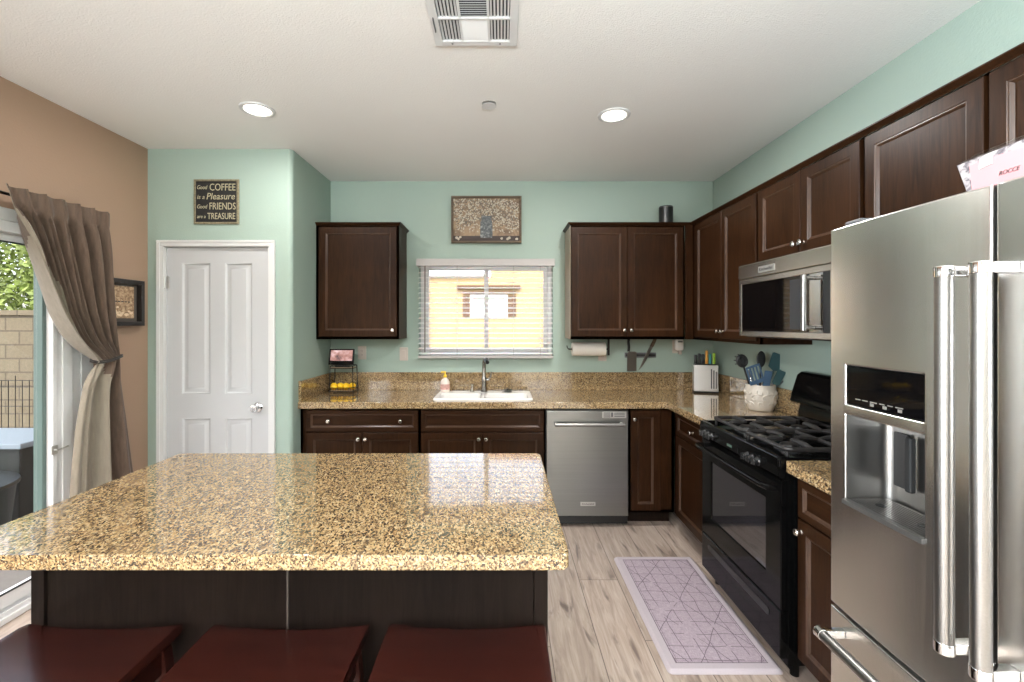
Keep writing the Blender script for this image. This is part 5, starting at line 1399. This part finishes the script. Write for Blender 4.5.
utensil('spatula', 'dark teal spatula between the turner and the green spoon in the crock', (.01, -.035, .05), (.060, -.058, .175), h_spatula('tealnylon', .030, .095), 'beech', .007)
utensil('steel_spoon', 'steel spoon handle on the left side of the crock, behind the blue turner', (-.04, .0, .06), (-.055, .02, .215), h_spoon('greyplastic', .016, .05), 'nickel', .005)
utensil('ladle', 'dark grey ladle handle leaning far right out of the crock', (.03, -.03, .115), (.165, -.055, .235), h_spoon('greyplastic', .013, .08), 'greyplastic', .006)

# smart speaker on the cabinet top
sk_ = thing('smart_speaker', 'black cylindrical smart speaker on top of the corner wall cabinets', 'speaker', (1.365, 3.79, UZ1))
MB().lathe([(0, .0005), (.054, .0005), (.057, .004), (.057, .180), (.054, .188), (0, .188)], (1.365, 3.79, UZ1), seg=36).build('body', 'blackplastic', sk_)
MB().lathe([(.0572, 0), (.0578, .001), (.0578, .004), (.0572, .005)], (1.365, 3.79, UZ1+.176), seg=36).lathe([(0, 0), (.04, 0), (.04, .001), (0, .001)], (1.365, 3.79, UZ1+.1884)).build('light_ring', 'greyplastic', sk_)

# ------------------------------------------------------------------ outside
struct(MB().box(-30, 30, D+T+.001, 40, -.35, -.06).box(-30, XL-T-.001, -12, D+T, -.35, -.06).build('ground', 'patio'))
struct(MB().box(-14, -2.9, 6.6, 6.8, -.06, 1.63).box(-14, -2.9, 6.57, 6.83, 1.63, 1.70).build('wall_garden', 'block'))
# neighbour house
hs = thing('house', 'yellow stucco neighbour house seen through the window blind', 'house', (0, 13, -.06))
HY = 13.0
hw = MB(); hx0, hx1 = -6.0, 9.0; wx0, wx1, wz0, wz1 = -.85, .10, 1.74, 2.28; xs_ = -.32; HT, HL = 4.0, 2.85
for a_, b_, c_, d_ in ((hx0, wx0, -.06, HL), (wx1, hx1, -.06, HT), (wx0, wx1, -.06, wz0), (wx0, xs_, wz1, HL), (xs_, wx1, wz1, HT)): hw.box(a_, b_, HY, HY+.25, c_, d_)
hw.box(xs_, xs_+.25, HY+.25, HY+8, HL, HT); hw.box(hx0, hx0+.25, HY+.25, HY+8, -.06, HL); hw.box(hx1-.25, hx1, HY+.25, HY+8, -.06, HT)
hw.build('wall', 'stucco', hs)
wf = MB().ring(wx0-.06, wx1+.06, wz0-.06, wz1+.06, HY-.04, [(0, .035), (0, 0), (.09, 0), (.09, .12), (0.061, .12), (.061, .035)]).build('window', 'white', hs)
MB().box(wx0+.031, wx1-.031, HY+.08, HY+.09, wz0+.031, wz1-.031).build('pane', 'blackglass', wf)
MB().box(wx0+.031, wx1-.031, HY+.05, HY+.06, wz0+.031, wz1-.031).build('inner_blind', 'blind', wf)
MB().box(-1.28, .52, HY-.10, HY-.001, 2.50, 2.60).box(-1.12, .40, HY-.07, HY-.001, 2.36, 2.43).build('lintel', 'eave', hs)
for a_, b_ in ((-1.12, -.93), (.18, .40)): MB().box(a_, b_, HY-.05, HY-.001, 1.72, 2.30, .01).build('shutter', 'eave', hs)
MB().prism([(HY-.3, HT), (HY+4, HT+.8), (HY+8.5, HT), (HY+8.5, HT+.15), (HY+4, HT+.95), (HY-.3, HT+.15)], 'X', xs_-.2, hx1+.5).build('roof', 'rooftile', hs)
MB().prism([(HY-.1, HL), (HY+8.5, HL+.1), (HY+8.5, HL+.2), (HY-.1, HL+.1)], 'X', hx0-.3, xs_-.21).build('roof', 'white', hs)
fn_ = thing('garden_fence', 'tan board fence in front of the yellow house', 'fence', (3, 9, -.06))
for i in range(2):
    mbf = MB()
    for k in range(26): mbf.box(-2.2+i*4+k*.152, -2.2+i*4+k*.152+.146, 9, 9.02, -.06, .92+i*.16)
    mbf.build('boards', 'fencewood', fn_)
for xx in (-2.2, 1.77, 5.7): MB().box(xx-.05, xx+.05, 9.021, 9.12, -.06, 1.1, .005).build('post', 'fencewood', fn_)
# tree behind the garden wall
tr_ = thing('tree', 'leafy green tree rising behind the block wall outside the patio door', 'tree', (-8.4, 8.4, -.06))
MB().tube([(-8.4, 8.4, -.06), (-8.35, 8.4, 1.2), (-8.5, 8.45, 2.4), (-8.4, 8.5, 3.4)], [.16, .13, .10, .05], 10).tube([(-8.42, 8.42, 1.6), (-7.9, 8.2, 2.3), (-7.5, 8.1, 2.9)], [.07, .05, .02], 8).tube([(-8.45, 8.42, 1.9), (-9.0, 8.5, 2.7)], [.06, .03], 8).build('trunk', 'bark', tr_)
lv = MB(); tb = bmesh.new(); rl_ = random.Random(11)
blobs = [(-8.4, 8.2, 2.9, 1.2), (-7.4, 8.0, 2.3, .95), (-9.3, 8.3, 2.4, 1.0), (-6.6, 8.1, 2.0, .75), (-8.0, 8.1, 1.9, .8), (-8.2, 8.3, 3.8, 1.0), (-10.2, 8.4, 2.3, .9), (-7.2, 8.2, 3.2, .8)]
for k in range(11000):
    bx_, by_, bz_, br_ = rl_.choice(blobs)
    v = Vector((rl_.gauss(0, 1), rl_.gauss(0, 1), rl_.gauss(0, 1))).normalized()*br_*(rl_.random()**.4)
    c = Vector((bx_, by_, bz_))+Vector((v.x, v.y*.7, v.z*.85))
    if c.z < 1.2 or (c.y < 6.9 ): continue
    q = Euler((rl_.uniform(0, 6), rl_.uniform(0, 6), rl_.uniform(0, 6))).to_matrix(); s_ = rl_.uniform(.03, .06)
    tb.faces.new([tb.verts.new(c+q @ Vector(p)) for p in ((0, -s_*1.3, 0), (s_*.6, -.1*s_, s_*.15), (0, s_*1.3, 0), (-s_*.6, -.1*s_, s_*.15))])
lv.add(tb); lv.build('crown', 'leaf', tr_, smooth=180)
# wire pet pen, table, bin on the patio
pn = thing('wire_pet_pen', 'black wire pet pen standing on the patio before the block wall', 'pen', (-5.6, 5.2, -.06))
pnl = MB(); n = 26
for i in range(n):
    x_ = -6.6+i*.08; pnl.cyl((x_, 5.2, -.055), (x_, 5.2, .86+(.05 if i % 9 == 4 else 0)), .004, seg=6)
for zz in (-.02, .28, .56, .78, .855): pnl.cyl((-6.6, 5.2, zz), (-6.6+(n-1)*.08, 5.2, zz), .004, seg=6)
pnl.build('wire_panel', 'wire', pn)
pnl = MB()
for i in range(12):
    y_ = 5.28+i*.08; pnl.cyl((-4.6, y_, -.055), (-4.6, y_, .86), .004, seg=6)
for zz in (-.02, .28, .56, .78, .855): pnl.cyl((-4.6, 5.2, zz), (-4.6, 5.28+.88, zz), .004, seg=6)
pnl.build('wire_panel', 'wire', pn)
tbl = thing('deck_box', 'dark deck box with a pale lid on the patio outside the glass door', 'deck box', (-4.1, 3.72, -.06))
MB().box(-4.95, -3.62, 3.42, 3.95, .555, .600, .010).build('lid', 'tabletop', tbl)
MB().box(-4.90, -3.67, 3.46, 3.91, -.0595, .5545, .006).build('tub', 'bin', tbl)
hnd = MB().box(-4.40, -4.15, 3.435, 3.4595, .44, .47, .006); hnd.build('handle', 'wire', tbl)
bn = thing('storage_bin', 'dark round lidded bin in front of the deck box on the patio', 'bin', (-3.75, 3.1, -.06))
MB().lathe([(0, .001), (.30, .001), (.32, .02), (.36, .44), (0, .44)], (-3.72, 3.0, -.06), seg=36).build('tub', 'bin', bn)
MB().lathe([(.375, 0), (.38, .01), (.375, .03), (.30, .05), (.15, .065), (0, .07)], (-3.72, 3.0, .381), seg=36).build('lid', 'bin', bn)
